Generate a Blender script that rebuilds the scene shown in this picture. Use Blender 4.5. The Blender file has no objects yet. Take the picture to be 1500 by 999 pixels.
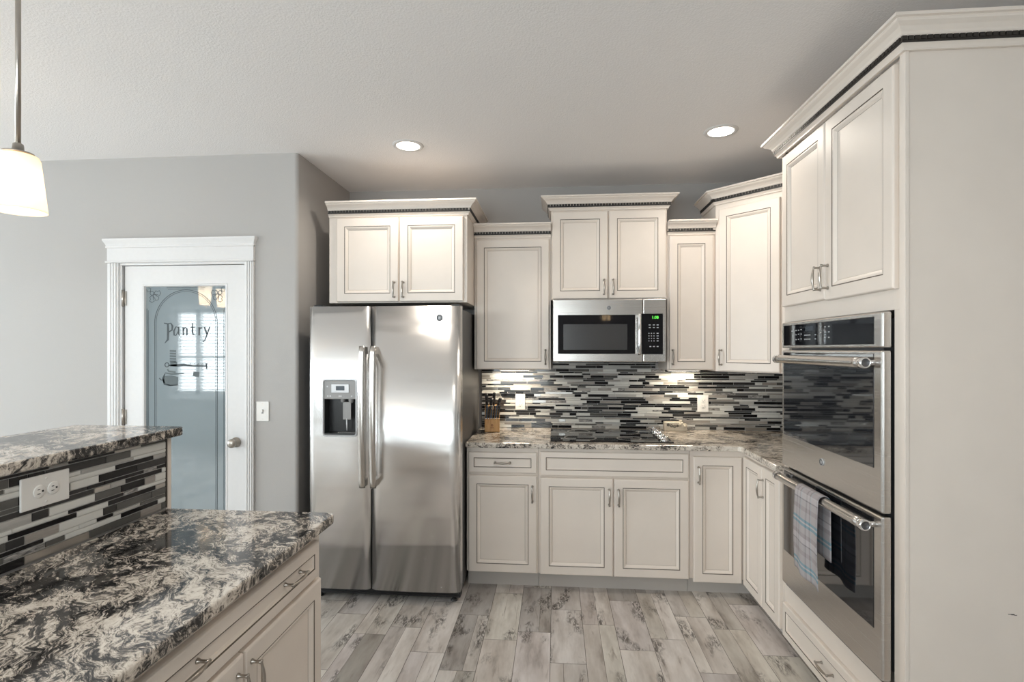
import bpy, bmesh, math, random
from mathutils import Vector, Matrix
PI = math.pi
S = bpy.context.scene
COL = S.collection

# ------------------------------------------------------------------ camera
cam = bpy.data.cameras.new('camera')
cam.sensor_width = 36.0
cam.lens = 771.27 / 1500 * 36.0
cam.shift_y = 12.1 / 1500
cam.clip_start = 0.05
co = bpy.data.objects.new('camera', cam)
co.location = (0.5396, -3.8806, 1.4921)
co.rotation_euler = (PI / 2, 0, 0.0822)
COL.objects.link(co)
S.camera = co

# ------------------------------------------------------------------ world, exposure, daylight
S.view_settings.view_transform = 'Standard'
S.view_settings.look = 'None'
S.view_settings.gamma = 1.0
S.view_settings.use_curve_mapping = False
S.view_settings.exposure = 0.0
try:
    S.cycles.max_bounces = 10
    S.cycles.diffuse_bounces = 6
    S.cycles.glossy_bounces = 5
    S.cycles.transparent_max_bounces = 10
    S.cycles.sample_clamp_indirect = 6.0
    S.cycles.use_denoising = True
    S.cycles.caustics_reflective = False
    S.cycles.caustics_refractive = False
except Exception:
    pass
W = bpy.data.worlds.new('world')
S.world = W
W.use_nodes = True
W.node_tree.nodes['Background'].inputs[0].default_value = (0.88, 0.94, 1.0, 1)
W.node_tree.nodes['Background'].inputs[1].default_value = 2.0


def area(name, loc, rot, sx, sy, power, color):
    l = bpy.data.lights.new(name, 'AREA')
    l.shape = 'RECTANGLE'
    l.size, l.size_y = sx, sy
    l.energy = power
    l.color = color
    o = bpy.data.objects.new(name, l)
    o.location = loc
    o.rotation_euler = rot
    COL.objects.link(o)
    return o


DAY = (0.90, 0.95, 1.0)
# daylight, plus one added fill, just outside the window openings (rear wall faces +y, left wall faces +x)
area('daylight_rear_window', (-5.03, -5.78, 1.45), (PI / 2, 0, 0), 1.0, 1.4, 45, DAY)
area('daylight_garden_window', (-2.30, -5.78, 1.53), (PI / 2, 0, 0), 2.3, 1.16, 85, DAY)
area('fill_behind_camera', (-0.15, -5.78, 1.45), (PI / 2, 0, 0), 1.2, 1.5, 60, DAY)  # added fill from behind the camera onto cabinets, tower and refrigerator
area('daylight_left_window', (-6.38, -3.0, 1.4), (PI / 2, 0, -PI / 2), 2.6, 1.6, 205, (0.86, 0.93, 1.0))


# ------------------------------------------------------------------ node helpers and materials
def new_mat(name):
    m = bpy.data.materials.new(name)
    m.use_nodes = True
    nt = m.node_tree
    b = nt.nodes['Principled BSDF']
    return m, nt, b


def nd(nt, typ, ins=None, **props):
    n = nt.nodes.new(typ)
    for k, v in props.items():
        setattr(n, k, v)
    for k, v in (ins or {}).items():
        sock = n.inputs[k]
        if isinstance(v, bpy.types.NodeSocket):
            nt.links.new(v, sock)
        else:
            sock.default_value = v
    return n


def ramp(nt, fac, stops, interp='LINEAR'):
    n = nt.nodes.new('ShaderNodeValToRGB')
    n.color_ramp.interpolation = interp
    e = n.color_ramp.elements
    e.remove(e[1])
    for i, (p, c) in enumerate(stops):
        if i == 0:
            el = e[0]; el.position = p
        else:
            el = e.new(p)
        el.color = (c[0], c[1], c[2], 1) if not isinstance(c, (int, float)) else (c, c, c, 1)
    nt.links.new(fac, n.inputs[0])
    return n.outputs[0]


def plain(name, color, rough=0.5, metal=0.0, coat=0.0, spec=0.5, noise=0.0, nscale=40):
    m, nt, b = new_mat(name)
    b.inputs['Roughness'].default_value = rough
    b.inputs['Metallic'].default_value = metal
    b.inputs['Coat Weight'].default_value = coat
    b.inputs['Specular IOR Level'].default_value = spec
    tc = nd(nt, 'ShaderNodeTexCoord')
    nz = nd(nt, 'ShaderNodeTexNoise', {'Vector': tc.outputs['Object'], 'Scale': nscale, 'Detail': 3.0})
    k = 1 - noise
    c2 = tuple(x * k for x in color)
    nt.links.new(ramp(nt, nz.outputs[0], [(0.35, c2), (0.65, color)]), b.inputs['Base Color'])
    return m


def emis(name, color, strength):
    m, nt, b = new_mat(name)
    b.inputs['Base Color'].default_value = (*color, 1)
    b.inputs['Emission Color'].default_value = (*color, 1)
    b.inputs['Emission Strength'].default_value = strength
    return m


def wallpaint(name, color, bump=0.08, scale=220):
    m, nt, b = new_mat(name)
    b.inputs['Roughness'].default_value = 0.75
    b.inputs['Specular IOR Level'].default_value = 0.25
    b.inputs['Base Color'].default_value = (*color, 1)
    tc = nd(nt, 'ShaderNodeTexCoord')
    nz = nd(nt, 'ShaderNodeTexNoise', {'Vector': tc.outputs['Object'], 'Scale': scale, 'Detail': 2.0})
    r = ramp(nt, nz.outputs[0], [(0.4, 0.0), (0.65, 1.0)])
    bp = nd(nt, 'ShaderNodeBump', {'Height': r, 'Strength': bump, 'Distance': 0.004})
    nt.links.new(bp.outputs[0], b.inputs['Normal'])
    return m


def granite(name, rot, sx=3.0, sy=9.0, shift=0.0):
    m, nt, b = new_mat(name)
    tc = nd(nt, 'ShaderNodeTexCoord')
    mp = nd(nt, 'ShaderNodeMapping', {'Vector': tc.outputs['Object'], 'Rotation': (0, 0, rot)})
    w = nd(nt, 'ShaderNodeTexNoise', {'Vector': mp.outputs[0], 'Scale': 3.6, 'Detail': 4.0, 'Roughness': 0.6})
    wc = nd(nt, 'ShaderNodeVectorMath', {0: w.outputs['Color'], 1: (0.5, 0.5, 0.5)}, operation='SUBTRACT')
    ws = nd(nt, 'ShaderNodeVectorMath', {0: wc.outputs[0], 'Scale': 0.26}, operation='SCALE')
    wa = nd(nt, 'ShaderNodeVectorMath', {0: mp.outputs[0], 1: ws.outputs[0]}, operation='ADD')
    st = nd(nt, 'ShaderNodeMapping', {'Vector': wa.outputs[0], 'Scale': (sx, sy, sy * 0.35)})
    n1 = nd(nt, 'ShaderNodeTexNoise', {'Vector': st.outputs[0], 'Scale': 5.4, 'Detail': 14.0, 'Roughness': 0.78, 'Distortion': 0.3})
    big = nd(nt, 'ShaderNodeTexNoise', {'Vector': wa.outputs[0], 'Scale': 5.0, 'Detail': 3.0})
    fst = nd(nt, 'ShaderNodeMapping', {'Vector': wa.outputs[0], 'Scale': (1.0, 3.2, 2.0)})
    fine = nd(nt, 'ShaderNodeTexNoise', {'Vector': fst.outputs[0], 'Scale': 60.0, 'Detail': 5.0, 'Roughness': 0.7})
    a = nd(nt, 'ShaderNodeMath', {0: big.outputs[0], 1: 0.50}, operation='MULTIPLY')
    a2 = nd(nt, 'ShaderNodeMath', {0: n1.outputs[0], 1: a.outputs[0]}, operation='ADD')
    f = nd(nt, 'ShaderNodeMath', {0: fine.outputs[0], 1: 0.50}, operation='MULTIPLY')
    a3 = nd(nt, 'ShaderNodeMath', {0: a2.outputs[0], 1: f.outputs[0]}, operation='ADD')
    a4 = nd(nt, 'ShaderNodeMath', {0: a3.outputs[0], 1: 0.50 - shift}, operation='SUBTRACT')
    col = ramp(nt, a4.outputs[0], [(0.40, (0.008, 0.008, 0.009)), (0.46, (0.045, 0.043, 0.042)), (0.50, (0.15, 0.137, 0.125)),
                                   (0.53, (0.36, 0.315, 0.27)), (0.58, (0.60, 0.54, 0.47)), (0.68, (0.74, 0.69, 0.62))])
    nt.links.new(col, b.inputs['Base Color'])
    b.inputs['Roughness'].default_value = 0.10
    b.inputs['Specular IOR Level'].default_value = 0.5
    return m


def stainless(name, color=(0.70, 0.69, 0.675), rough=0.26, wave=0.0, axis='z', metal=1.0):
    m, nt, b = new_mat(name)
    b.inputs['Metallic'].default_value = metal
    tc = nd(nt, 'ShaderNodeTexCoord')
    sc = {'z': (0.6, 0.6, 4.5), 'x': (4.5, 4.5, 0.6)}[axis]
    mp = nd(nt, 'ShaderNodeMapping', {'Vector': tc.outputs['Object'], 'Scale': sc})
    n1 = nd(nt, 'ShaderNodeTexNoise', {'Vector': mp.outputs[0], 'Scale': 1.5, 'Detail': 1.0, 'Distortion': 0.5})
    sb = {'z': (2, 2, 900), 'x': (900, 900, 2)}[axis]
    mb = nd(nt, 'ShaderNodeMapping', {'Vector': tc.outputs['Object'], 'Scale': sb})
    n2 = nd(nt, 'ShaderNodeTexNoise', {'Vector': mb.outputs[0], 'Scale': 1.0, 'Detail': 2.0})
    nt.links.new(ramp(nt, n2.outputs[0], [(0.3, tuple(c * 0.985 for c in color)), (0.7, color)]), b.inputs['Base Color'])
    rr = nd(nt, 'ShaderNodeMapRange', {'Value': n2.outputs[0], 'To Min': rough * 0.96, 'To Max': rough * 1.04})
    nt.links.new(rr.outputs[0], b.inputs['Roughness'])
    if wave:
        bp = nd(nt, 'ShaderNodeBump', {'Height': n1.outputs[0], 'Strength': wave, 'Distance': 0.02})
        nt.links.new(bp.outputs[0], b.inputs['Normal'])
    return m


def stone_tile(name, c1, c2, scale, rough, streak=(4, 30, 30)):
    m, nt, b = new_mat(name)
    tc = nd(nt, 'ShaderNodeTexCoord')
    mp = nd(nt, 'ShaderNodeMapping', {'Vector': tc.outputs['Object'], 'Scale': streak})
    n = nd(nt, 'ShaderNodeTexNoise', {'Vector': mp.outputs[0], 'Scale': scale, 'Detail': 6.0, 'Roughness': 0.65, 'Distortion': 1.0})
    nt.links.new(ramp(nt, n.outputs[0], [(0.35, c1), (0.65, c2)]), b.inputs['Base Color'])
    b.inputs['Roughness'].default_value = rough
    return m


def floor_tile():
    m, nt, b = new_mat('weathered_wood_tile')
    uv = nd(nt, 'ShaderNodeUVMap', uv_map='UVMap')
    at = nd(nt, 'ShaderNodeAttribute', attribute_name='tone')
    mp = nd(nt, 'ShaderNodeMapping', {'Vector': uv.outputs[0], 'Scale': (26, 3.0, 1)})
    g = nd(nt, 'ShaderNodeTexNoise', {'Vector': mp.outputs[0], 'Scale': 1.0, 'Detail': 8.0, 'Roughness': 0.62, 'Distortion': 0.6})
    mp2 = nd(nt, 'ShaderNodeMapping', {'Vector': uv.outputs[0], 'Scale': (7, 1.6, 1)})
    c = nd(nt, 'ShaderNodeTexNoise', {'Vector': mp2.outputs[0], 'Scale': 1.3, 'Detail': 4.0, 'Roughness': 0.6})
    base = ramp(nt, c.outputs[0], [(0.28, (0.31, 0.275, 0.25)), (0.42, (0.545, 0.505, 0.475)), (0.62, (0.72, 0.69, 0.665))])
    grain = ramp(nt, g.outputs[0], [(0.26, (0.50, 0.46, 0.43)), (0.40, (0.93, 0.92, 0.91)), (0.8, (1.0, 1.0, 1.0))])
    mu = nd(nt, 'ShaderNodeMix', {'Factor': 1.0, 'A': base, 'B': grain}, data_type='RGBA', blend_type='MULTIPLY') if False else None
    mul = nt.nodes.new('ShaderNodeMixRGB'); mul.blend_type = 'MULTIPLY'; mul.inputs[0].default_value = 1.0
    nt.links.new(base, mul.inputs[1]); nt.links.new(grain, mul.inputs[2])
    mul2 = nt.nodes.new('ShaderNodeMixRGB'); mul2.blend_type = 'MULTIPLY'; mul2.inputs[0].default_value = 1.0
    nt.links.new(mul.outputs[0], mul2.inputs[1]); nt.links.new(at.outputs['Color'], mul2.inputs[2])
    # burnt / scraped knots: blotches broken up by fine dark scratches
    mp3 = nd(nt, 'ShaderNodeMapping', {'Vector': uv.outputs[0], 'Scale': (6.5, 3.0, 1)})
    k = nd(nt, 'ShaderNodeTexNoise', {'Vector': mp3.outputs[0], 'Scale': 1.1, 'Detail': 3.0, 'Distortion': 0.3})
    mp4 = nd(nt, 'ShaderNodeMapping', {'Vector': uv.outputs[0], 'Scale': (60, 18, 1)})
    k2 = nd(nt, 'ShaderNodeTexNoise', {'Vector': mp4.outputs[0], 'Scale': 1.0, 'Detail': 5.0, 'Roughness': 0.7, 'Distortion': 1.5})
    ka = ramp(nt, k.outputs[0], [(0.55, 0.0), (0.645, 1.0)])
    kb = ramp(nt, k2.outputs[0], [(0.44, 1.0), (0.58, 0.0)])
    km = nd(nt, 'ShaderNodeMath', {0: ka, 1: kb}, operation='MULTIPLY')
    km2 = nd(nt, 'ShaderNodeMath', {0: km.outputs[0], 1: 0.85}, operation='MULTIPLY')
    dk = nt.nodes.new('ShaderNodeMixRGB')
    nt.links.new(km2.outputs[0], dk.inputs[0]); nt.links.new(mul2.outputs[0], dk.inputs[1])
    dk.inputs[2].default_value = (0.055, 0.045, 0.038, 1)
    nt.links.new(dk.outputs[0], b.inputs['Base Color'])
    b.inputs['Roughness'].default_value = 0.42
    bp = nd(nt, 'ShaderNodeBump', {'Height': g.outputs[0], 'Strength': 0.12, 'Distance': 0.002})
    nt.links.new(bp.outputs[0], b.inputs['Normal'])
    return m


def plaid():
    m, nt, b = new_mat('plaid_cloth')
    uv = nd(nt, 'ShaderNodeUVMap', uv_map='UVMap')
    sp = nd(nt, 'ShaderNodeSeparateXYZ', {0: uv.outputs[0]})

    def band(sock, freq, stops):
        mlt = nd(nt, 'ShaderNodeMath', {0: sock, 1: freq}, operation='MULTIPLY')
        fr = nd(nt, 'ShaderNodeMath', {0: mlt.outputs[0]}, operation='FRACT')
        return ramp(nt, fr.outputs[0], stops, 'CONSTANT')
    G = (0.40, 0.375, 0.385); P = (0.30, 0.265, 0.27); B = (0.07, 0.26, 0.34); L = (0.50, 0.475, 0.49); D = (0.20, 0.185, 0.195)
    v = band(sp.outputs[1], 5.6, [(0, G), (0.16, B), (0.22, L), (0.26, B), (0.32, G), (0.5, P), (0.60, G), (0.74, D), (0.77, L), (0.9, P)])
    h = band(sp.outputs[0], 11.0, [(0, L), (0.25, G), (0.35, D), (0.4, L), (0.62, P), (0.72, (0.40, 0.50, 0.55)), (0.8, L)])
    mx = nt.nodes.new('ShaderNodeMixRGB'); mx.inputs[0].default_value = 0.42
    nt.links.new(v, mx.inputs[1]); nt.links.new(h, mx.inputs[2])
    nt.links.new(mx.outputs[0], b.inputs['Base Color'])
    b.inputs['Roughness'].default_value = 0.95
    b.inputs['Specular IOR Level'].default_value = 0.1
    wv = nd(nt, 'ShaderNodeMapping', {'Vector': uv.outputs[0], 'Scale': (320, 320, 1)})
    ck = nd(nt, 'ShaderNodeTexChecker', {'Vector': wv.outputs[0], 'Scale': 1.0})
    bp = nd(nt, 'ShaderNodeBump', {'Height': ck.outputs['Fac'], 'Strength': 0.25, 'Distance': 0.001})
    nt.links.new(bp.outputs[0], b.inputs['Normal'])
    return m


def shade_glass(name='frosted_lamp_glass', glow=0.22):
    m, nt, b = new_mat(name)
    b.inputs['Base Color'].default_value = (0.95, 0.90, 0.82, 1)
    b.inputs['Roughness'].default_value = 0.35
    b.inputs['Transmission Weight'].default_value = 0.0
    b.inputs['Emission Color'].default_value = (1.0, 0.88, 0.70, 1)
    b.inputs['Emission Strength'].default_value = glow
    tr = nd(nt, 'ShaderNodeBsdfTranslucent', {'Color': (1.0, 0.90, 0.76, 1)})
    mx = nd(nt, 'ShaderNodeMixShader', {0: 0.55})
    out = nt.nodes['Material Output']
    nt.links.new(b.outputs[0], mx.inputs[1]); nt.links.new(tr.outputs[0], mx.inputs[2])
    nt.links.new(mx.outputs[0], out.inputs['Surface'])
    return m


def window_pane():
    m, nt, b = new_mat('clear_window_glass')
    tr = nd(nt, 'ShaderNodeBsdfTransparent', {'Color': (0.97, 0.99, 0.98, 1)})
    gl = nd(nt, 'ShaderNodeBsdfGlossy', {'Color': (1, 1, 1, 1), 'Roughness': 0.01})
    mx = nd(nt, 'ShaderNodeMixShader', {0: 0.06})
    nt.links.new(tr.outputs[0], mx.inputs[1]); nt.links.new(gl.outputs[0], mx.inputs[2])
    nt.links.new(mx.outputs[0], nt.nodes['Material Output'].inputs['Surface'])
    return m


CREAM = (0.80, 0.725, 0.655)
M = dict(
    wall=wallpaint('grey_beige_wall_paint', (0.43, 0.414, 0.400)),
    ceiling=wallpaint('ceiling_paint', (0.87, 0.85, 0.84), 0.16, 130),
    cab=plain('cream_cabinet_paint', CREAM, 0.38, noise=0.03, nscale=6),
    glaze=plain('brown_glaze', (0.10, 0.078, 0.058), 0.5),
    softglaze=plain('soft_glaze', (0.45, 0.395, 0.34), 0.45),
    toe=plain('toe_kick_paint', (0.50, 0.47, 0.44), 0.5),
    trim=plain('white_trim_paint', (0.70, 0.69, 0.685), 0.4, noise=0.02),
    dentil=plain('dark_dentil_stain', (0.022, 0.018, 0.015), 0.5),
    nickel=stainless('brushed_nickel', (0.42, 0.385, 0.345), 0.28),
    chrome=plain('chrome', (0.85, 0.85, 0.86), 0.08, 1.0),
    steel=stainless('brushed_stainless', (0.62, 0.60, 0.575), 0.27, 0.06),
    fsteel=stainless('fridge_stainless', (0.84, 0.83, 0.82), 0.25, 0.30),
    vsteel=stainless('handle_stainless', (0.56, 0.53, 0.495), 0.24, 0.0, 'x'),
    fgrey=plain('grey_appliance_side', (0.11, 0.11, 0.115), 0.42, 0.3),
    black=plain('black_plastic', (0.012, 0.012, 0.013), 0.35),
    blackglass=plain('black_glass', (0.006, 0.006, 0.008), 0.04),
    ovenglass=plain('dark_oven_glass', (0.012, 0.013, 0.016), 0.05, coat=0.8),
    mesh=plain('microwave_window_screen', (0.045, 0.045, 0.047), 0.22),
    greyplastic=plain('grey_plastic', (0.30, 0.295, 0.29), 0.4),
    silverplastic=plain('silver_plastic', (0.55, 0.55, 0.56), 0.35, 0.3),
    keys=plain('key_legend', (0.42, 0.43, 0.45), 0.5),
    green=emis('green_clock', (0.12, 0.75, 0.08), 1.3),
    lcd=plain('lcd_dark', (0.02, 0.03, 0.045), 0.2),
    white=plain('white_plastic', (0.82, 0.80, 0.77), 0.35),
    slot=plain('outlet_slot', (0.03, 0.03, 0.03), 0.6),
    granite=granite('swirl_granite', 0.78),
    granite2=granite('swirl_granite_light', -0.05, 3.2, 9.5, 0.052),
    grout=plain('mosaic_grout', (0.50, 0.49, 0.47), 0.8),
    t_white=plain('white_glass_tile', (0.66, 0.655, 0.625), 0.12),
    t_lgrey=stone_tile('light_grey_stone_tile', (0.36, 0.345, 0.325), (0.50, 0.49, 0.465), 1.2, 0.3),
    t_taupe=stone_tile('taupe_stone_tile', (0.22, 0.20, 0.18), (0.36, 0.33, 0.30), 1.2, 0.35),
    t_mid=plain('grey_glass_tile', (0.095, 0.093, 0.087), 0.10, spec=0.35),
    t_dark=plain('charcoal_glass_tile', (0.035, 0.034, 0.034), 0.10, spec=0.35),
    t_black=plain('black_glass_tile', (0.007, 0.007, 0.008), 0.07, spec=0.3),
    t_marble=stone_tile('marbled_tile', (0.03, 0.03, 0.03), (0.48, 0.46, 0.44), 2.2, 0.2, (14, 40, 60)),
    t_steel=stainless('steel_tile', (0.55, 0.53, 0.50), 0.3),
    floor=floor_tile(),
    fgrout=plain('floor_grout', (0.20, 0.18, 0.165), 0.8),
    frosted=plain('frosted_pantry_glass', (0.225, 0.27, 0.29), 0.03, coat=1.0, spec=1.0),
    etch=plain('etched_line', (0.035, 0.048, 0.055), 0.5),
    etchgrey=plain('etched_shade', (0.075, 0.095, 0.10), 0.5),
    shade=shade_glass(),
    shade_bright=shade_glass('bright_chandelier_glass', 5.0),
    lamp=emis('lamp_glow', (1.0, 0.93, 0.82), 9.0),
    bulb=emis('warm_bulb', (1.0, 0.86, 0.66), 14.0),
    strip=emis('under_cabinet_glow', (1.0, 0.88, 0.70), 6.0),
    pane=window_pane(),
    blind=plain('white_blind_slat', (0.80, 0.80, 0.79), 0.5),
    wood=stone_tile('knife_block_wood', (0.42, 0.21, 0.065), (0.58, 0.33, 0.12), 1.5, 0.4, (30, 30, 4)),
    woodmark=plain('burnt_wood_mark', (0.20, 0.07, 0.02), 0.6),
    knife=plain('black_knife_handle', (0.013, 0.013, 0.015), 0.3),
    bluesteel=plain('blue_grey_knife_handle', (0.045, 0.07, 0.10), 0.3),
    towel=plaid(),
    ceramic=plain('cream_ceramic', (0.62, 0.55, 0.45), 0.4, noise=0.15),
    bronze=plain('dark_bronze_edge', (0.06, 0.05, 0.042), 0.4, 0.5),
    scratch=plain('scratch_mark', (0.03, 0.025, 0.02), 0.8),
    dwood=plain('dark_table_wood', (0.10, 0.06, 0.035), 0.3),
)


# ------------------------------------------------------------------ mesh builder
class MB:
    def __init__(self):
        self.v, self.f, self.m, self.uv, self.tone, self.sm = [], [], [], [], [], []
        self.mats = []

    def mi(self, mat):
        if mat not in self.mats:
            self.mats.append(mat)
        return self.mats.index(mat)

    def face(self, pts, mat, uv=None, tone=1.0, smooth=False):
        n = len(self.v)
        self.v.extend([tuple(p) for p in pts])
        self.f.append(tuple(range(n, n + len(pts))))
        self.m.append(self.mi(mat)); self.uv.append(uv); self.tone.append(tone); self.sm.append(smooth)

    def idx(self, verts, faces, mat, smooth=False):
        n = len(self.v)
        self.v.extend([tuple(p) for p in verts])
        for f in faces:
            self.f.append(tuple(i + n for i in f))
            self.m.append(self.mi(mat)); self.uv.append(None); self.tone.append(1.0); self.sm.append(smooth)

    def box(self, x0, x1, y0, y1, z0, z1, mat, bev=0.0):
        x0, x1 = min(x0, x1), max(x0, x1); y0, y1 = min(y0, y1), max(y0, y1); z0, z1 = min(z0, z1), max(z0, z1)
        bm = bmesh.new()
        bmesh.ops.create_cube(bm, size=1.0)
        for v in bm.verts:
            v.co = Vector(((x0 + x1) / 2 + v.co.x * (x1 - x0), (y0 + y1) / 2 + v.co.y * (y1 - y0), (z0 + z1) / 2 + v.co.z * (z1 - z0)))
        if bev > 0:
            b = min(bev, 0.45 * min(x1 - x0, y1 - y0, z1 - z0))
            bmesh.ops.bevel(bm, geom=bm.edges[:], offset=b, segments=2, profile=0.5, affect='EDGES')
        self.addbm(bm, mat)

    def addbm(self, bm, mat, smooth=False):
        bm.verts.index_update()
        self.idx([v.co[:] for v in bm.verts], [[v.index for v in f.verts] for f in bm.faces], mat, smooth)
        bm.free()

    def prism(self, poly, z0, z1, mat, bev=0.0, seg=3, vbev=False):
        bm = bmesh.new()
        lo = [bm.verts.new((p[0], p[1], z0)) for p in poly]
        hi = [bm.verts.new((p[0], p[1], z1)) for p in poly]
        n = len(poly)
        bm.faces.new(lo[::-1]); bm.faces.new(hi)
        for i in range(n):
            bm.faces.new((lo[i], lo[(i + 1) % n], hi[(i + 1) % n], hi[i]))
        bmesh.ops.recalc_face_normals(bm, faces=bm.faces[:])
        if bev:
            es = [e for e in bm.edges if abs(e.verts[0].co.z - e.verts[1].co.z) < 1e-6]
            bmesh.ops.bevel(bm, geom=es, offset=bev, segments=seg, profile=0.5, affect='EDGES')
        self.addbm(bm, mat)

    def tube(self, pts, r, mat, n=10, flat=None, caps=True, up=None):
        pts = [Vector(p) for p in pts]
        rs = r if isinstance(r, (list, tuple)) else [r] * len(pts)
        t0 = (pts[1] - pts[0]).normalized()
        ref = Vector(up) if up else (Vector((0, 0, 1)) if abs(t0.z) < 0.9 else Vector((1, 0, 0)))
        verts, faces = [], []
        prev = None
        for i, p in enumerate(pts):
            t = (pts[min(i + 1, len(pts) - 1)] - pts[max(i - 1, 0)]).normalized()
            if prev is None:
                a = (ref - t * ref.dot(t)).normalized()
            else:
                a = (prev - t * prev.dot(t)).normalized()
            prev = a
            b = t.cross(a)
            ra = rs[i]; rb = ra * (flat if flat else 1)
            for k in range(n):
                th = 2 * PI * k / n
                verts.append(p + a * ra * math.cos(th) + b * rb * math.sin(th))
        for i in range(len(pts) - 1):
            for k in range(n):
                k2 = (k + 1) % n
                faces.append((i * n + k, i * n + k2, (i + 1) * n + k2, (i + 1) * n + k))
        if caps:
            faces.append(tuple(range(n - 1, -1, -1)))
            faces.append(tuple((len(pts) - 1) * n + k for k in range(n)))
        self.idx(verts, faces, mat, True)

    def lathe(self, c, prof, mat, n=32, axis='z', close=False):
        verts, faces = [], []
        for (r, h) in prof:
            for k in range(n):
                th = 2 * PI * k / n
                a, b = r * math.cos(th), r * math.sin(th)
                if axis == 'z':
                    verts.append((c[0] + a, c[1] + b, c[2] + h))
                elif axis == 'y':
                    verts.append((c[0] + a, c[1] + h, c[2] + b))
                else:
                    verts.append((c[0] + h, c[1] + a, c[2] + b))
        for i in range(len(prof) - 1):
            for k in range(n):
                k2 = (k + 1) % n
                faces.append((i * n + k, i * n + k2, (i + 1) * n + k2, (i + 1) * n + k))
        self.idx(verts, faces, mat, True)

    def rings(self, loops, fill=True):
        """loops: list of (list of 4+ points, material of the band leading to it)"""
        n = len(loops[0][0])
        for (a, _), (b, mat) in zip(loops[:-1], loops[1:]):
            for k in range(n):
                k2 = (k + 1) % n
                self.face([a[k], a[k2], b[k2], b[k]], mat)
        if fill:
            self.face(loops[-1][0], loops[-1][1])

    def sweep(self, path, prof, mat, closed_prof=True):
        """profile points (out, up) along a 2D path, mitred; out = right of travel"""
        P = [Vector((p[0], p[1])) for p in path]
        nr = []
        for i in range(len(P)):
            ds = []
            if i > 0: ds.append((P[i] - P[i - 1]).normalized())
            if i < len(P) - 1: ds.append((P[i + 1] - P[i]).normalized())
            ns = [Vector((d.y, -d.x)) for d in ds]
            if len(ns) == 1:
                nr.append(ns[0])
            else:
                b = (ns[0] + ns[1]).normalized()
                nr.append(b / max(0.2, b.dot(ns[0])))
        z = path[0][2]
        k = len(prof)
        verts, faces = [], []
        for p, n in zip(P, nr):
            for (o, u) in prof:
                verts.append((p.x + n.x * o, p.y + n.y * o, z + u))
        for i in range(len(P) - 1):
            for j in range(k if closed_prof else k - 1):
                j2 = (j + 1) % k
                faces.append((i * k + j, (i + 1) * k + j, (i + 1) * k + j2, i * k + j2))
        if closed_prof:
            faces.append(tuple(range(k)))
            faces.append(tuple((len(P) - 1) * k + j for j in range(k - 1, -1, -1)))
        self.idx(verts, faces, mat)

    def build(self, name, parent=None, bevel=0.0):
        me = bpy.data.meshes.new(name)
        me.from_pydata(self.v, [], self.f)
        for mt in self.mats:
            me.materials.append(mt)
        me.polygons.foreach_set('material_index', self.m)
        me.polygons.foreach_set('use_smooth', self.sm)
        if any(u is not None for u in self.uv):
            me.uv_layers.new(name='UVMap')
            me.color_attributes.new('tone', 'FLOAT_COLOR', 'CORNER')
            ul = me.uv_layers['UVMap']
            ca = me.color_attributes['tone']
            li = 0
            for p, u, t in zip(me.polygons, self.uv, self.tone):
                for j in range(p.loop_total):
                    if u: ul.data[p.loop_start + j].uv = u[j]
                    tt = t if isinstance(t, tuple) else (t, t, t)
                    ca.data[p.loop_start + j].color = (*tt, 1)
        bm = bmesh.new(); bm.from_mesh(me)
        bmesh.ops.remove_doubles(bm, verts=bm.verts[:], dist=1e-6)
        bmesh.ops.recalc_face_normals(bm, faces=bm.faces[:])
        bm.to_mesh(me); bm.free()
        me.update()
        o = bpy.data.objects.new(name, me)
        COL.objects.link(o)
        if parent is not None:
            o.parent = parent
        return o


def thing(name, label, cat, loc=(0, 0, 0), rz=0.0, group=None):
    o = bpy.data.objects.new(name, None)
    o.empty_display_size = 0.1
    o.location = loc
    o.rotation_euler = (0, 0, rz)
    COL.objects.link(o)
    return tag(o, label, cat, group)


def tag(o, label, cat, group=None):
    o['label'] = label
    o['category'] = cat
    if group: o['group'] = group
    return o


def struct(o):
    o['kind'] = 'structure'
    return o


def dup(o, parent=None):
    c = o.copy()
    COL.objects.link(c)
    if parent is not None:
        c.parent = parent
    for ch in list(o.children):
        dup(ch, c)
    return c


def text_mesh(body, size, mat, name, parent, mtx, extrude=0.0004, align='CENTER', shear=0.0):
    cu = bpy.data.curves.new(name, 'FONT')
    cu.body = body; cu.size = size; cu.extrude = extrude; cu.align_x = align; cu.align_y = 'CENTER'; cu.shear = shear
    cu.resolution_u = 3
    t = bpy.data.objects.new(name, cu)
    COL.objects.link(t)
    dg = bpy.context.evaluated_depsgraph_get()
    me = bpy.data.meshes.new_from_object(t.evaluated_get(dg))
    bpy.data.objects.remove(t)
    me.transform(mtx)
    me.materials.clear(); me.materials.append(mat)
    o = bpy.data.objects.new(name, me)
    COL.objects.link(o)
    if parent is not None: o.parent = parent
    return o


FRONT = Matrix.Rotation(PI / 2, 4, 'X')      # text standing up, facing -y


# ------------------------------------------------------------------ the room
CZ = 2.683
XR, XL, YR = 2.286, -6.2, -5.6
mb = MB(); mb.box(XR, XR + 0.12, YR, 0.12, -0.02, CZ, M['wall']); struct(mb.build('wall_right'))
mb = MB(); mb.box(-1.3, XR + 0.12, 0.0, 0.12, -0.02, CZ, M['wall']); struct(mb.build('wall_back'))
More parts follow.
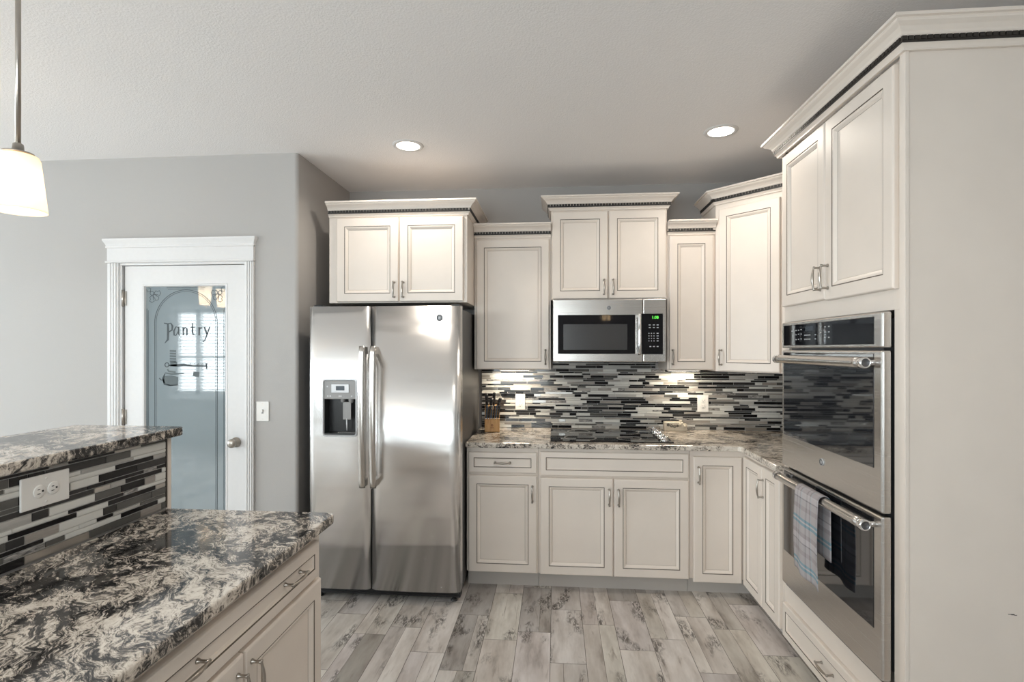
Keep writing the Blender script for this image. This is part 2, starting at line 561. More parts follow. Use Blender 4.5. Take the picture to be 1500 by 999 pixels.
# pier + return beside the refrigerator, rounded outer corner
arc = [(-1.017 - 0.02 + 0.02 * math.cos(t), -0.807 + 0.02 + 0.02 * math.sin(t)) for t in [-PI / 2 + PI / 2 * i / 6 for i in range(7)]]
mb = MB(); mb.prism([(-1.345, -0.707), (-1.345, -0.807)] + arc + [(-1.017, 0.0), (-1.117, 0.0), (-1.117, -0.707)], -0.02, CZ, M['wall']); struct(mb.build('wall_left'))
mb = MB()
mb.box(XL, -2.158, -0.807, -0.707, -0.02, CZ, M['wall'])
mb.box(-2.158, -1.345, -0.807, -0.707, 2.022, CZ, M['wall'])
struct(mb.build('wall_pantry'))
mb = MB()
mb.box(XL, -1.117, -0.02, 0.0, -0.02, CZ, M['wall'])
struct(mb.build('wall_pantry_back'))


def wall_with_holes(name, along, a0, a1, fixed0, fixed1, holes):
    mb = MB()

    def seg(p0, p1, z0, z1):
        if along == 'x': mb.box(p0, p1, fixed0, fixed1, z0, z1, M['wall'])
        else: mb.box(fixed0, fixed1, p0, p1, z0, z1, M['wall'])
    cur = a0
    for (h0, h1, z0, z1) in sorted(holes):
        seg(cur, h0, -0.02, CZ)
        if z0 > 0.01: seg(h0, h1, -0.02, z0)
        seg(h0, h1, z1, CZ)
        cur = h1
    seg(cur, a1, -0.02, CZ)
    return struct(mb.build(name))


wall_with_holes('wall_rear', 'x', XL, XR, YR - 0.12, YR, [(-5.50, -4.58, 0.78, 2.12), (-3.45, -1.15, 0.95, 2.12), (-0.75, 0.45, 0.7, 2.2)])
wall_with_holes('wall_far_left', 'y', YR - 0.12, 0.0, XL - 0.12, XL, [(-4.3, -1.7, 0.65, 2.2)])
mb = MB(); mb.box(XL - 0.12, XR + 0.12, YR - 0.12, 0.12, CZ, CZ + 0.1, M['ceiling']); struct(mb.build('ceiling'))


def window(name, a0, a1, z0, z1, along, fixed, mull, blinds=False, sash=True):
    """frame + mullions + panes; 'along' axis, fixed = inner wall face"""
    root = bpy.data.objects.new(name, None); COL.objects.link(root); struct(root)
    sgn = -1

    def bx(mb, p0, p1, f0, f1, q0, q1, mat):
        if along == 'x': mb.box(p0, p1, fixed - f1, fixed - f0, q0, q1, mat)
        else: mb.box(fixed - f1, fixed - f0, p0, p1, q0, q1, mat)
    mb = MB()
    w = 0.05
    for (p0, p1, q0, q1) in [(a0, a0 + w, z0, z1), (a1 - w, a1, z0, z1), (a0, a1, z0, z0 + w), (a0, a1, z1 - w, z1)]:
        bx(mb, p0, p1, 0.02, 0.10, q0, q1, M['trim'])
    for mu in mull:
        bx(mb, mu - 0.035, mu + 0.035, 0.02, 0.10, z0, z1, M['trim'])
    if sash:
        zm = (z0 + z1) / 2 - 0.08
        bx(mb, a0, a1, 0.04, 0.09, zm - 0.02, zm + 0.02, M['trim'])
    mb.build('window_frame', root)
    mb = MB()
    for (p0, p1, q0, q1) in [(a0 - 0.08, a0, z0 - 0.08, z1 + 0.08), (a1, a1 + 0.08, z0 - 0.08, z1 + 0.08), (a0, a1, z1, z1 + 0.08), (a0, a1, z0 - 0.08, z0)]:
        if q0 < 0: q0 = 0.0
        bx(mb, p0, p1, -0.02, 0.0, q0, q1, M['trim'])
    mb.build('window_casing', root)
    mb = MB(); bx(mb, a0 + 0.02, a1 - 0.02, 0.06, 0.064, z0 + 0.02, z1 - 0.02, M['pane']); mb.build('window_pane', root)
    if blinds:
        mb = MB()
        edges = [a0 + w] + list(mull) + [a1 - w]
        z = z0 + w + 0.02
        while z < z1 - w - 0.02:
            for e0, e1 in zip(edges[:-1], edges[1:]):
                bx(mb, e0 + 0.04, e1 - 0.04, -0.015, 0.02, z, z + 0.013, M['blind'])
            z += 0.052
        o = mb.build('blind_slats', root)
    return root


window('window_1', -5.50, -4.58, 0.78, 2.12, 'x', YR, [-5.12], True)
window('window_2', -3.45, -1.15, 0.95, 2.12, 'x', YR, [-2.68, -1.92], False, False)
window('fill_window_3', -0.75, 0.45, 0.7, 2.2, 'x', YR, [-0.15])  # added window around the fill light, kept out of the microwave's reflection
window('window_4', -4.3, -1.7, 0.65, 2.2, 'y', XL, [-3.43, -2.57])

# floor: individual wood-look tiles over grout
rnd = random.Random(11)
mb = MB()
mb.box(XL - 0.12, XR + 0.12, YR - 0.12, 0.12, -0.06, -0.003, M['fgrout'])
PW, PL = 0.172, 0.515
x = 0.0 - 40 * PW
row = 0
while x < XR:
    off = [0, PL * 0.5, PL * 0.25, PL * 0.75][row % 4] + rnd.uniform(-0.04, 0.04)
    y = YR - off
    while y < 0:
        x0, x1 = max(x, XL), min(x + PW - 0.0025, XR)
        y0, y1 = max(y, YR), min(y + PL - 0.0025, 0.0)
        if x1 - x0 > 0.01 and y1 - y0 > 0.01:
            strips = [(x0, x1)]
            if rnd.random() < 0.45:
                c = x0 + (x1 - x0) * rnd.choice([0.36, 0.5, 0.5, 0.64])
                strips = [(x0, c - 0.0008), (c + 0.0008, x1)]
            for (s0, s1) in strips:
                ou, ov = rnd.uniform(0, 40), rnd.uniform(0, 40)
                t = rnd.uniform(0.82, 1.12)
                if rnd.random() < 0.12: t *= 0.72
                tt = (t, t * rnd.uniform(0.975, 1.0), t * rnd.uniform(0.94, 1.0))
                mb.face([(s0, y0, 0), (s1, y0, 0), (s1, y1, 0), (s0, y1, 0)], M['floor'],
                        [(ou, ov), (ou + s1 - s0, ov), (ou + s1 - s0, ov + y1 - y0), (ou, ov + y1 - y0)], tt)
        y += PL
    x += PW
    row += 1
struct(mb.build('floor'))

# ------------------------------------------------------------------ pantry door and casing
d = bpy.data.objects.new('door_1', None); COL.objects.link(d); d.location = (-1.75, -0.80, 0); struct(d)
OX = -1.75


def rel(o):      # geometry written in world coordinates, parented to a root that sits elsewhere
    p = o.parent
    while p is not None and p.parent is not None: p = p.parent
    o.matrix_parent_inverse = Matrix.Identity(4)
    return o


class MW(MB):
    """mesh written in world coordinates and moved to its root's frame on build"""
    def build(self, name, parent=None, root=None):
        r = root or parent
        if r is not None:
            R = Matrix.Translation(r.location) @ Matrix.Rotation(r.rotation_euler.z, 4, 'Z')
            I = R.inverted()
            self.v = [tuple(I @ Vector(p)) for p in self.v]
        return MB.build(self, name, parent)


def rootinv(r):
    return (Matrix.Translation(r.location) @ Matrix.Rotation(r.rotation_euler.z, 4, 'Z')).inverted()


def rect(x0, x1, z0, z1, y, ins=0.0):
    return [(x0 + ins, y, z0 + ins), (x1 - ins, y, z0 + ins), (x1 - ins, y, z1 - ins), (x0 + ins, y, z1 - ins)]


mb = MW()
DX0, DX1, GX0, GX1, GZ0, GZ1 = -2.140, -1.360, -2.026, -1.469, 0.26, 1.897
T = M['trim']
for (a, b, z0, z1) in [(DX0, GX0, 0.012, 2.010), (GX1, DX1, 0.012, 2.010), (GX0, GX1, 0.012, GZ0), (GX0, GX1, GZ1, 2.010)]:
    mb.box(a, b, -0.80, -0.762, z0, z1, T)
loops = [(rect(GX0, GX1, GZ0, GZ1, -0.800), T), (rect(GX0, GX1, GZ0, GZ1, -0.803, 0.003), T), (rect(GX0, GX1, GZ0, GZ1, -0.800, 0.012), T), (rect(GX0, GX1, GZ0, GZ1, -0.788, 0.016), T)]
mb.rings(loops, fill=False)
slab = mb.build('door_slab', d)
mb = MW(); mb.box(GX0 + 0.004, GX1 - 0.004, -0.788, -0.780, GZ0 + 0.004, GZ1 - 0.004, M['frosted']); pane = mb.build('glass_pane', d)
pane['label'] = 'blue-grey frosted glass pane with etched border'
YE = -0.7890


def ribbon(mb, pts, w, mat, y=YE):
    pts = [Vector((p[0], 0, p[1])) for p in pts]
    ws = w if isinstance(w, (list, tuple)) else [w] * len(pts)
    L, Rr = [], []
    for i, p in enumerate(pts):
        t = (pts[min(i + 1, len(pts) - 1)] - pts[max(i - 1, 0)]).normalized()
        n = Vector((-t.z, 0, t.x))
        L.append(p + n * ws[i] / 2); Rr.append(p - n * ws[i] / 2)
    for i in range(len(pts) - 1):
        a, b, c, e = L[i], L[i + 1], Rr[i + 1], Rr[i]
        mb.face([(q.x, y, q.z) for q in (a, b, c, e)], mat)
        mb.face([(q.x, y + 0.0008, q.z) for q in (e, c, b, a)], mat)


def circ(cx, cz, r, a0=0, a1=2 * PI, n=24, k=1.0):
    return [(cx + r * math.cos(a0 + (a1 - a0) * i / n), cz + r * k * math.sin(a0 + (a1 - a0) * i / n)) for i in range(n + 1)]


mb = MW()
E1 = M['etch']
for ins, wd in ((0.022, 0.0030), (0.031, 0.0022)):       # border lines with gaps at the corners
    xa, xb, zt = GX0 + ins, GX1 - ins, GZ1 - ins
    ribbon(mb, [(xa, 0.45), (xa, zt - 0.13)], wd, E1)
    ribbon(mb, [(xb, 0.45), (xb, zt - 0.13)], wd, E1)
    ribbon(mb, [(xa + 0.13, zt), (xb - 0.13, zt)], wd, E1)
ax0, ax1 = -1.953, -1.542
acx, ar = (ax0 + ax1) / 2, (ax1 - ax0) / 2
for k, wd in ((0, 0.0032), (0.010, 0.0022)):             # arch
    ribbon(mb, [(ax0 + k, 0.45), (ax0 + k, 1.655)] + circ(acx, 1.655, ar - k, PI, 0, 28) + [(ax1 - k, 0.45)], wd, E1)
for s in (0, 1):                                         # leafy corner ornaments
    cx = GX0 + 0.055 if s == 0 else GX1 - 0.055
    k = 1 if s == 0 else -1
    cz = GZ1 - 0.055
    ribbon(mb, circ(cx, cz, 0.012), 0.003, E1)
    for a in (PI / 4, 0.0, -PI / 2, -PI * 0.25):
        lx, lz = k * math.cos(a), math.sin(a)
        if a == PI / 4: lx, lz = -k * 0.7, 0.7
        p0 = (cx + lx * 0.014, cz + lz * 0.014); p1 = (cx + lx * 0.058, cz + lz * 0.058)
        nx, nz = -lz, lx
        mid = ((p0[0] + p1[0]) / 2, (p0[1] + p1[1]) / 2)
        for q in (1, -1):
            ribbon(mb, [p0, (p0[0] * 0.7 + p1[0] * 0.3 + nx * 0.016 * q, p0[1] * 0.7 + p1[1] * 0.3 + nz * 0.016 * q),
                        (mid[0] + nx * 0.009 * q, mid[1] + nz * 0.009 * q),
                        (mid[0] * 0.4 + p1[0] * 0.6 + nx * 0.016 * q, mid[1] * 0.4 + p1[1] * 0.6 + nz * 0.016 * q), p1], 0.003, E1)
mb.build('etched_border', pane, d)
# the word on the glass: tall P with a long flicked stem, then a n t r y
mb = MW()
ribbon(mb, [(-1.8905, 1.655), (-1.866, 1.650), (-1.864, 1.60), (-1.866, 1.552), (-1.886, 1.530)], [0.006, 0.012, 0.015, 0.013, 0.003], E1)
ribbon(mb, [(-1.864, 1.651), (-1.846, 1.654), (-1.835, 1.636), (-1.838, 1.612), (-1.862, 1.598)], [0.006, 0.007, 0.013, 0.010, 0.005], E1)
ribbon(mb, [(-1.798, 1.628), (-1.812, 1.632), (-1.826, 1.606), (-1.824, 1.580), (-1.812, 1.578), (-1.797, 1.606)], [0.005, 0.006, 0.010, 0.009, 0.005, 0.004], E1)
ribbon(mb, [(-1.795, 1.632), (-1.795, 1.588), (-1.788, 1.577)], [0.009, 0.009, 0.004], E1)
ribbon(mb, [(-1.772, 1.625), (-1.764, 1.629), (-1.764, 1.578)], [0.004, 0.009, 0.010], E1)
ribbon(mb, [(-1.764, 1.61), (-1.752, 1.628), (-1.741, 1.620), (-1.741, 1.578)], [0.004, 0.006, 0.009, 0.010], E1)
ribbon(mb, [(-1.703, 1.655), (-1.704, 1.600), (-1.700, 1.582), (-1.684, 1.580)], [0.005, 0.010, 0.009, 0.003], E1)
ribbon(mb, [(-1.716, 1.628), (-1.688, 1.628)], 0.005, E1)
ribbon(mb, [(-1.668, 1.625), (-1.660, 1.629), (-1.660, 1.578)], [0.004, 0.009, 0.010], E1)
ribbon(mb, [(-1.660, 1.61), (-1.650, 1.626), (-1.640, 1.624)], [0.004, 0.006, 0.009], E1)
ribbon(mb, [(-1.626, 1.630), (-1.610, 1.585)], [0.010, 0.008], E1)
ribbon(mb, [(-1.592, 1.630), (-1.610, 1.580), (-1.624, 1.545), (-1.636, 1.540)], [0.007, 0.007, 0.006, 0.008], E1)
wd = mb.build('lettering', pane, d); wd['label'] = 'dark etched word Pantry'
# etched kitchen still life under the word: stacked jar, rolling pin, tilted bowl
mb = MW()
Gs = M['etchgrey']
for k in range(5):
    ribbon(mb, [(-1.853, 1.482 - k * 0.016), (-1.812, 1.480 - k * 0.016)], 0.011, Gs)
ribbon(mb, [(-1.850, 1.40), (-1.805, 1.40)], 0.030, Gs)
ribbon(mb, circ(-1.872, 1.395, 0.013), 0.006, E1)
ribbon(mb, [(-1.86, 1.392), (-1.80, 1.392), (-1.76, 1.396), (-1.70, 1.388), (-1.61, 1.388)], [0.006, 0.016, 0.014, 0.008, 0.006], E1)
for k in range(14):
    ribbon(mb, [(-1.735 + k * 0.009, 1.388), (-1.735 + k * 0.009, 1.388 + 0.010 + 0.004 * (k % 3))], 0.003, E1)
ribbon(mb, [(-1.612, 1.405), (-1.612, 1.37)], 0.008, E1)
ribbon(mb, [(-1.868, 1.368), (-1.86, 1.355), (-1.815, 1.350)], 0.010, Gs)
ribbon(mb, [(-1.885, 1.345), (-1.84, 1.338), (-1.76, 1.342)], [0.006, 0.012, 0.006], Gs)
ribbon(mb, [(-1.895, 1.305), (-1.85, 1.297), (-1.800, 1.295)], [0.04, 0.065, 0.05], Gs)
ribbon(mb, [(-1.885, 1.34), (-1.898, 1.31), (-1.888, 1.275), (-1.85, 1.266), (-1.80, 1.270)], [0.006, 0.014, 0.012, 0.007, 0.004], E1)
ribbon(mb, [(-1.922, 1.312), (-1.91, 1.300), (-1.895, 1.300)], 0.006, E1)
ribbon(mb, [(-1.70, 1.34), (-1.66, 1.335)], 0.03, Gs)
mb.build('etched_drawing', pane, d)
# knob
mb = MW()
mb.lathe((-1.412, -0.80, 0.922), [(0.0, -0.062), (0.018, -0.061), (0.0265, -0.052), (0.0275, -0.042), (0.020, -0.031), (0.011, -0.026), (0.010, -0.012), (0.030, -0.008), (0.031, 0.0), (0.0, 0.0)], M['nickel'], 24, 'y')
kb = mb.build('door_knob', slab, d)
for zc in (1.81, 1.07, 0.25):
    mb = MW()
    mb.tube([(-2.149, -0.806, zc - 0.05), (-2.149, -0.806, zc + 0.05)], 0.008, M['nickel'])
    mb.box(-2.149, -2.128, -0.8035, -0.80, zc - 0.045, zc + 0.045, M['nickel'])
    mb.build('hinge', slab, d)

mb = MB()
for (a, b) in ((-2.240, -2.166), (-1.347, -1.288)):
    z1 = 2.028
    w = b - a
    mb.box(a, b, -0.823, -0.807, 0, z1, T, 0.003)
    for q in (0.18, 0.42, 0.66):
        mb.box(a + w * q, a + w * (q + 0.18), -0.828, -0.82, 0, z1, T, 0.003)
mb.box(-2.166, -2.150, -0.812, -0.72, 0, 2.016, T)
mb.box(-1.352, -1.347, -0.812, -0.72, 0, 2.016, T)
mb.box(-2.166, -1.347, -0.812, -0.72, 2.014, 2.028, T)
mb.box(-2.246, -1.282, -0.836, -0.807, 2.028, 2.040, T, 0.004)
mb.box(-2.240, -1.288, -0.824, -0.807, 2.040, 2.120, T)
mb.sweep([(-2.240, -0.807, 2.120), (-2.240, -0.824, 2.120), (-1.288, -0.824, 2.120), (-1.288, -0.807, 2.120)],
         [(0, 0), (0.006, 0.002), (0.006, 0.010), (0.004, 0.014), (0.008, 0.026), (0.016, 0.042), (0.018, 0.046), (0.018, 0.056), (0, 0.056)], T)
struct(mb.build('trim_1'))
mb = MB()
mb.box(XL, -2.240, -0.822, -0.807, 0, 0.12, T, 0.003)
mb.box(-1.288, -1.035, -0.822, -0.807, 0, 0.12, T, 0.003)
struct(mb.build('baseboard_pantry'))


# ------------------------------------------------------------------ cabinets
def panel(mb, x0, x1, z0, z1, yb, t=0.02, st=0.05, drawer=False):
    C, G, SG = M['cab'], M['glaze'], M['softglaze']
    yf = yb - t
    L = [(rect(x0, x1, z0, z1, yb), C), (rect(x0, x1, z0, z1, yf + 0.006), C), (rect(x0, x1, z0, z1, yf + 0.0015, 0.0025), C), (rect(x0, x1, z0, z1, yf, 0.006), C),
         (rect(x0, x1, z0, z1, yf, st), C), (rect(x0, x1, z0, z1, yf + 0.0014, st + 0.0042), G)]
    if drawer:
        L += [(rect(x0, x1, z0, z1, yf + 0.007, st + 0.006), C), (rect(x0, x1, z0, z1, yf + 0.0085, st + 0.012), C)]
    else:
        L += [(rect(x0, x1, z0, z1, yf + 0.0012, st + 0.008), C), (rect(x0, x1, z0, z1, yf + 0.0035, st + 0.013), C), (rect(x0, x1, z0, z1, yf + 0.0115, st + 0.022), C),
              (rect(x0, x1, z0, z1, yf + 0.0125, st + 0.0235), SG), (rect(x0, x1, z0, z1, yf + 0.0118, st + 0.025), C)]
    mb.rings(L)
    mb.face(rect(x0, x1, z0, z1, yb)[::-1], C)


def pull(cx, cz, yf, vertical=True, L=0.098):
    """bow pull with two flared posts"""
    mb = MB()
    n = 17
    pts, rs = [], []
    for i in range(n):
        s = -1 + 2 * i / (n - 1)
        a = s * L / 2 * 1.04
        out = 0.026 + 0.007 * (1 - s * s)
        pts.append((cx, yf - out, cz + a) if vertical else (cx + a, yf - out, cz))
        rs.append(0.0034 + 0.0030 * math.cos(s * PI / 2) ** 2 + (0.0016 if abs(s) > 0.93 else 0))
    mb.tube(pts, rs, M['nickel'], 8, up=(1, 0, 0) if vertical else (0, 0, 1))
    for s in (-1, 1):
        a = s * L / 2 * 0.94
        p = (lambda o: (cx, yf - o, cz + a)) if vertical else (lambda o: (cx + a, yf - o, cz))
        mb.tube([p(0), p(0.003), p(0.008), p(0.020), p(0.029)], [0.0072, 0.0066, 0.0042, 0.0042, 0.0058], M['nickel'], 8, up=(1, 0, 0))
    return mb


CP = [(0, 0), (0.010, 0), (0.010, 0.006), (0.014, 0.012), (0.020, 0.017), (0.020, 0.020), (0, 0.020)]
CU = [(0, 0.0385), (0.023, 0.0385), (0.027, 0.042), (0.030, 0.049), (0.040, 0.060), (0.054, 0.069), (0.058, 0.074), (0.058, 0.077), (0.067, 0.079), (0.067, 0.089), (0, 0.089)]


def crown(root, path):
    mb = MB()
    mb.sweep(path, CP, M['cab']); mb.sweep(path, CU, M['cab'])
    mb.sweep(path, [(0, 0.0265), (0.0185, 0.0265), (0.0185, 0.0385), (0, 0.0385)], M['cab'])
    c = mb.build('crown_molding', root)
    mb = MB()
    mb.sweep(path, [(0, 0.0185), (0.0225, 0.0185), (0.0225, 0.0265), (0, 0.0265)], M['dentil'])
    P = [Vector((p[0], p[1])) for p in path]
    z = path[0][2]
    for si, (a, b) in enumerate(zip(P[:-1], P[1:])):
        dd = (b - a); ln = dd.length; dd.normalize(); nn = Vector((dd.y, -dd.x))
        s = 0.004 if si == 0 else -0.0225
        while s < ln - 0.014 + (0.0 if si == len(P) - 2 else 0.0225):
            p0, p1 = a + dd * s, a + dd * (s + 0.0150)
            q = [p0 + nn * 0.018, p1 + nn * 0.018, p1 + nn * 0.0245, p0 + nn * 0.0245]
            bm = bmesh.new()
            lo = [bm.verts.new((k.x, k.y, z + 0.0262)) for k in q]; hi = [bm.verts.new((k.x, k.y, z + 0.0384)) for k in q]
            bm.faces.new(lo); bm.faces.new(hi[::-1])
            for i in range(4): bm.faces.new((lo[i], hi[i], hi[(i + 1) % 4], lo[(i + 1) % 4]))
            mb.addbm(bm, M['dentil'])
            s += 0.0192
    dt = mb.build('dentil_strip', c)
    dt['label'] = 'dark brown dentil strip'
    return c


def fronts(root, items, yb=0.0):
    for it in items:
        kind, x0, x1, z0, z1 = it[:5]
        h = it[5] if len(it) > 5 else []
        mb = MB()
        if kind == 'door': panel(mb, x0, x1, z0, z1, yb - 0.0005, st=min(0.052, (x1 - x0) * 0.24))
        else: panel(mb, x0, x1, z0, z1, yb - 0.0005, st=0.034, drawer=True)
        f = mb.build('drawer_front' if kind != 'door' else 'door', root)
        for (hx, hz, vert) in h:
            pull(hx, hz, yb - 0.0205 + (0.0085 if kind != 'door' else 0), vert).build('pull_handle', f)


def cabinet(name, label, cat, loc, rz, w, z0, z1, dep, items, toe=False, crown_path=None, group=None, body=True):
    r = thing(name, label, cat, loc, rz, group)
    if body:
        mb = MB()
        if toe:
            mb.box(0, w, 0, dep, 0.105, z1, M['cab'])
            b = mb.build('cabinet_box', r)
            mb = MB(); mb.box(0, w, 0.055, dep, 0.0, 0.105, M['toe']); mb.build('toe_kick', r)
        else:
            mb.box(0, w, 0, dep, z0, z1, M['cab'], 0.0015)
            b = mb.build('cabinet_box', r)
    fronts(r, items)
    if crown_path: crown(r, crown_path)
    return r


# over the refrigerator (front plane y=-0.61, doors to -0.63)
W_ = 0.894
cabinet('wall_cabinet', 'wide two-door cream wall cabinet directly above the stainless refrigerator', 'cabinet', (-0.906, -0.61, 0), 0, W_, 1.787, 2.345, 0.605,
        [('door', 0.055, 0.458, 1.793, 2.325, [(0.433, 1.868, True)]), ('door', 0.466, 0.872, 1.793, 2.325, [(0.491, 1.868, True)])],
        crown_path=[(0.0, 0.0, 2.335), (W_, 0.0, 2.335), (W_, 0.50, 2.335)])
# single door to the left of the microwave
cabinet('wall_cabinet', 'single-door cream wall cabinet between refrigerator cabinet and microwave', 'cabinet', (-0.010, -0.325, 0), 0, 0.519, 1.355, 2.255, 0.315,
        [('door', 0.016, 0.508, 1.357, 2.232, [(0.483, 1.440, True)])], crown_path=[(0.0, 0.0, 2.245), (0.519, 0.0, 2.245)])
# above the microwave
cabinet('wall_cabinet', 'tall-set two-door cream wall cabinet directly above the microwave', 'cabinet', (0.511, -0.325, 0), 0, 0.764, 1.822, 2.432, 0.315,
        [('door', 0.008, 0.376, 1.828, 2.412, [(0.350, 1.905, True)]), ('door', 0.384, 0.756, 1.828, 2.412, [(0.410, 1.905, True)])],
        crown_path=[(0.0, 0.26, 2.422), (0.0, 0.0, 2.422), (0.764, 0.0, 2.422), (0.764, 0.26, 2.422)])
# narrow door right of the microwave
cabinet('wall_cabinet', 'narrow single-door cream wall cabinet right of the microwave', 'cabinet', (1.277, -0.325, 0), 0, 0.305, 1.355, 2.255, 0.315,
        [('door', 0.010, 0.292, 1.357, 2.238, [(0.030, 1.440, True)])], crown_path=[(0.0, 0.0, 2.245), (0.305, 0.0, 2.245)])
# diagonal corner cabinet
r = thing('corner_wall_cabinet', 'tall cream corner wall cabinet with diagonal door beside the oven tower', 'cabinet', (1.583, -0.345, 0), -PI / 4)
t_ = 0.33
q2 = math.sqrt(0.5)
I = rootinv(r)
poly = [(1.583, -0.345), (1.583 + t_, -0.345 - t_), (2.280, -0.345 - t_), (2.280, -0.006), (1.583, -0.006)]
mb = MW(); mb.prism(poly, 1.348, 2.44, M['cab']); mb.build('cabinet_box', r)
Ld = t_ / q2
fronts(r, [('door', 0.030, 0.412, 1.352, 2.395, [(0.050, 1.440, True)])])
b0 = I @ Vector((1.583, -0.06, 0))
crown(r, [(b0.x, b0.y, 2.430), (0, 0, 2.430), (Ld - 0.005, 0, 2.430)])

# base run
cabinet('base_cabinet', 'narrow cream base cabinet with one drawer over one door, beside the refrigerator', 'cabinet', (-0.014, -0.61, 0), 0, 0.448, 0, 0.881, 0.60,
        [('drawer', 0.012, 0.440, 0.724, 0.852, [(0.226, 0.788, False)]), ('door', 0.012, 0.440, 0.107, 0.708, [(0.412, 0.60, True)])], toe=True)
cabinet('base_cabinet', 'wide cream base cabinet with false drawer and two doors under the cooktop', 'cabinet', (0.436, -0.61, 0), 0, 0.914, 0, 0.881, 0.60,
        [('drawer', 0.011, 0.906, 0.713, 0.860), ('door', 0.011, 0.455, 0.104, 0.700, [(0.430, 0.59, True)]), ('door', 0.461, 0.906, 0.104, 0.700, [(0.487, 0.59, True)])], toe=True)
# corner base: L-shaped box with two doors meeting in the corner
r = thing('corner_base_cabinet', 'cream corner base cabinet whose two narrow doors meet in the inside corner', 'cabinet', (1.352, -0.61, 0), 0)
mb = MW()
mb.prism([(1.352, -0.61), (1.676, -0.61), (1.676, -0.914), (2.280, -0.914), (2.280, -0.008), (1.352, -0.008)], 0.105, 0.881, M['cab']); mb.build('cabinet_box', r)
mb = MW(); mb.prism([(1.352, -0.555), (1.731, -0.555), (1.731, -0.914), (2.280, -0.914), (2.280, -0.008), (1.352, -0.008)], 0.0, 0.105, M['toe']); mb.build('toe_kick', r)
fronts(r, [('door', 0.018, 0.301, 0.088, 0.845, [(0.046, 0.735, True)])])
# second leaf faces the room from the right run
mb = MB(); panel(mb, 0, 0.280, 0.088, 0.852, 0, st=0.05)
R = rootinv(r) @ Matrix.Translation((1.6755, -0.634, 0)) @ Matrix.Rotation(-PI / 2, 4, 'Z')
mb.v = [tuple(R @ Vector(p)) for p in mb.v]
mb.build('door', r)
cabinet('base_cabinet', 'very narrow single-door cream base cabinet left of the oven tower', 'cabinet', (1.676, -0.916, 0), -PI / 2, 0.238, 0, 0.881, 0.60,
        [('door', 0.004, 0.224, 0.090, 0.856, [(0.026, 0.74, True)])], toe=True)

# oven tower
TY0, TY1 = -1.157, -2.066
r = thing('oven_cabinet', 'tall cream cabinet tower holding the double oven, on the right', 'cabinet', (1.676, TY0, 0), -PI / 2)
TW = TY0 - TY1
mb = MB()
mb.box(0, TW, 0.0, 0.604, 1.625, 2.455, M['cab'], 0.001)      # upper box
mb.box(0, TW, 0.0, 0.604, 0.105, 0.350, M['cab'], 0.001)       # lower box
mb.box(0, 0.055, 0.0, 0.604, 0.350, 1.625, M['cab'])           # sides
mb.box(TW - 0.055, TW, 0.0, 0.604, 0.350, 1.625, M['cab'])
mb.box(0.055, TW - 0.055, 0.585, 0.604, 0.350, 1.625, M['cab'])
mb.build('cabinet_box', r)
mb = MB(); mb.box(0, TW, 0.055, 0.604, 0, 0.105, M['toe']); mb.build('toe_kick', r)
fronts(r, [('door', 0.020, 0.430, 1.700, 2.438, [(0.400, 1.790, True)]), ('door', 0.437, 0.878, 1.694, 2.438, [(0.462, 1.790, True)]),
           ('drawer', 0.022, 0.880, 0.084, 0.248, [(0.440, 0.166, False)])])
mb = MB()
mb.box(TW + 0.003, TW + 0.027, -0.020, 0.604, 0.0, 2.455, M['cab'], 0.001)
mb.box(TW + 0.027, TW + 0.031, -0.020, -0.008, 0.0, 2.455, M['cab'], 0.001)
ep = mb.build('end_panel', r)
mb = MB()
for (x0, x1, z0, z1) in ((0.290, 0.300, 0.6535, 0.6555), (0.299, 0.309, 0.652, 0.6555), (0.308, 0.316, 0.651, 0.653)):
    mb.box(TW + 0.0268, TW + 0.0273, x0, x1, z0, z1, M['scratch'])
mb.build('scratch', ep)
crown(r, [(-0.003, 0.25, 2.446), (-0.003, -0.020, 2.446), (TW + 0.029, -0.020, 2.446), (TW + 0.029, 0.60, 2.446)])

# ------------------------------------------------------------------ counters
def slab(poly, z0, z1, mat, name, label, cat, b=0.006):
    cx = sum(p[0] for p in poly) / len(poly); cy = sum(p[1] for p in poly) / len(poly)
    mb = MB(); mb.prism([(p[0] - cx, p[1] - cy) for p in poly], 0, z1 - z0, mat, b, 3)
    o = mb.build(name); o.location = (cx, cy, z0)
    return tag(o, label, cat)


def round_corner(c, p, n, r, k=6):
    """rounded polygon corner at c between previous p and next n"""
    c, p, n = Vector(c), Vector(p), Vector(n)
    a = (p - c).normalized(); b = (n - c).normalized()
    s, e = c + a * r, c + b * r
    o = c + (a + b) * r
    out = []
    for i in range(k + 1):
        q = s.lerp(e, i / k)
        out.append(tuple(o + (q - o).normalized() * r))
    return out


slab([(-0.018, -0.650), (1.620, -0.650), (1.636, -0.666), (1.636, -1.153), (2.279, -1.153), (2.279, -0.003), (-0.018, -0.003)], 0.882, 0.914, M['granite2'],
     'countertop', 'L-shaped light granite countertop along the back wall under the mosaic', 'countertop')
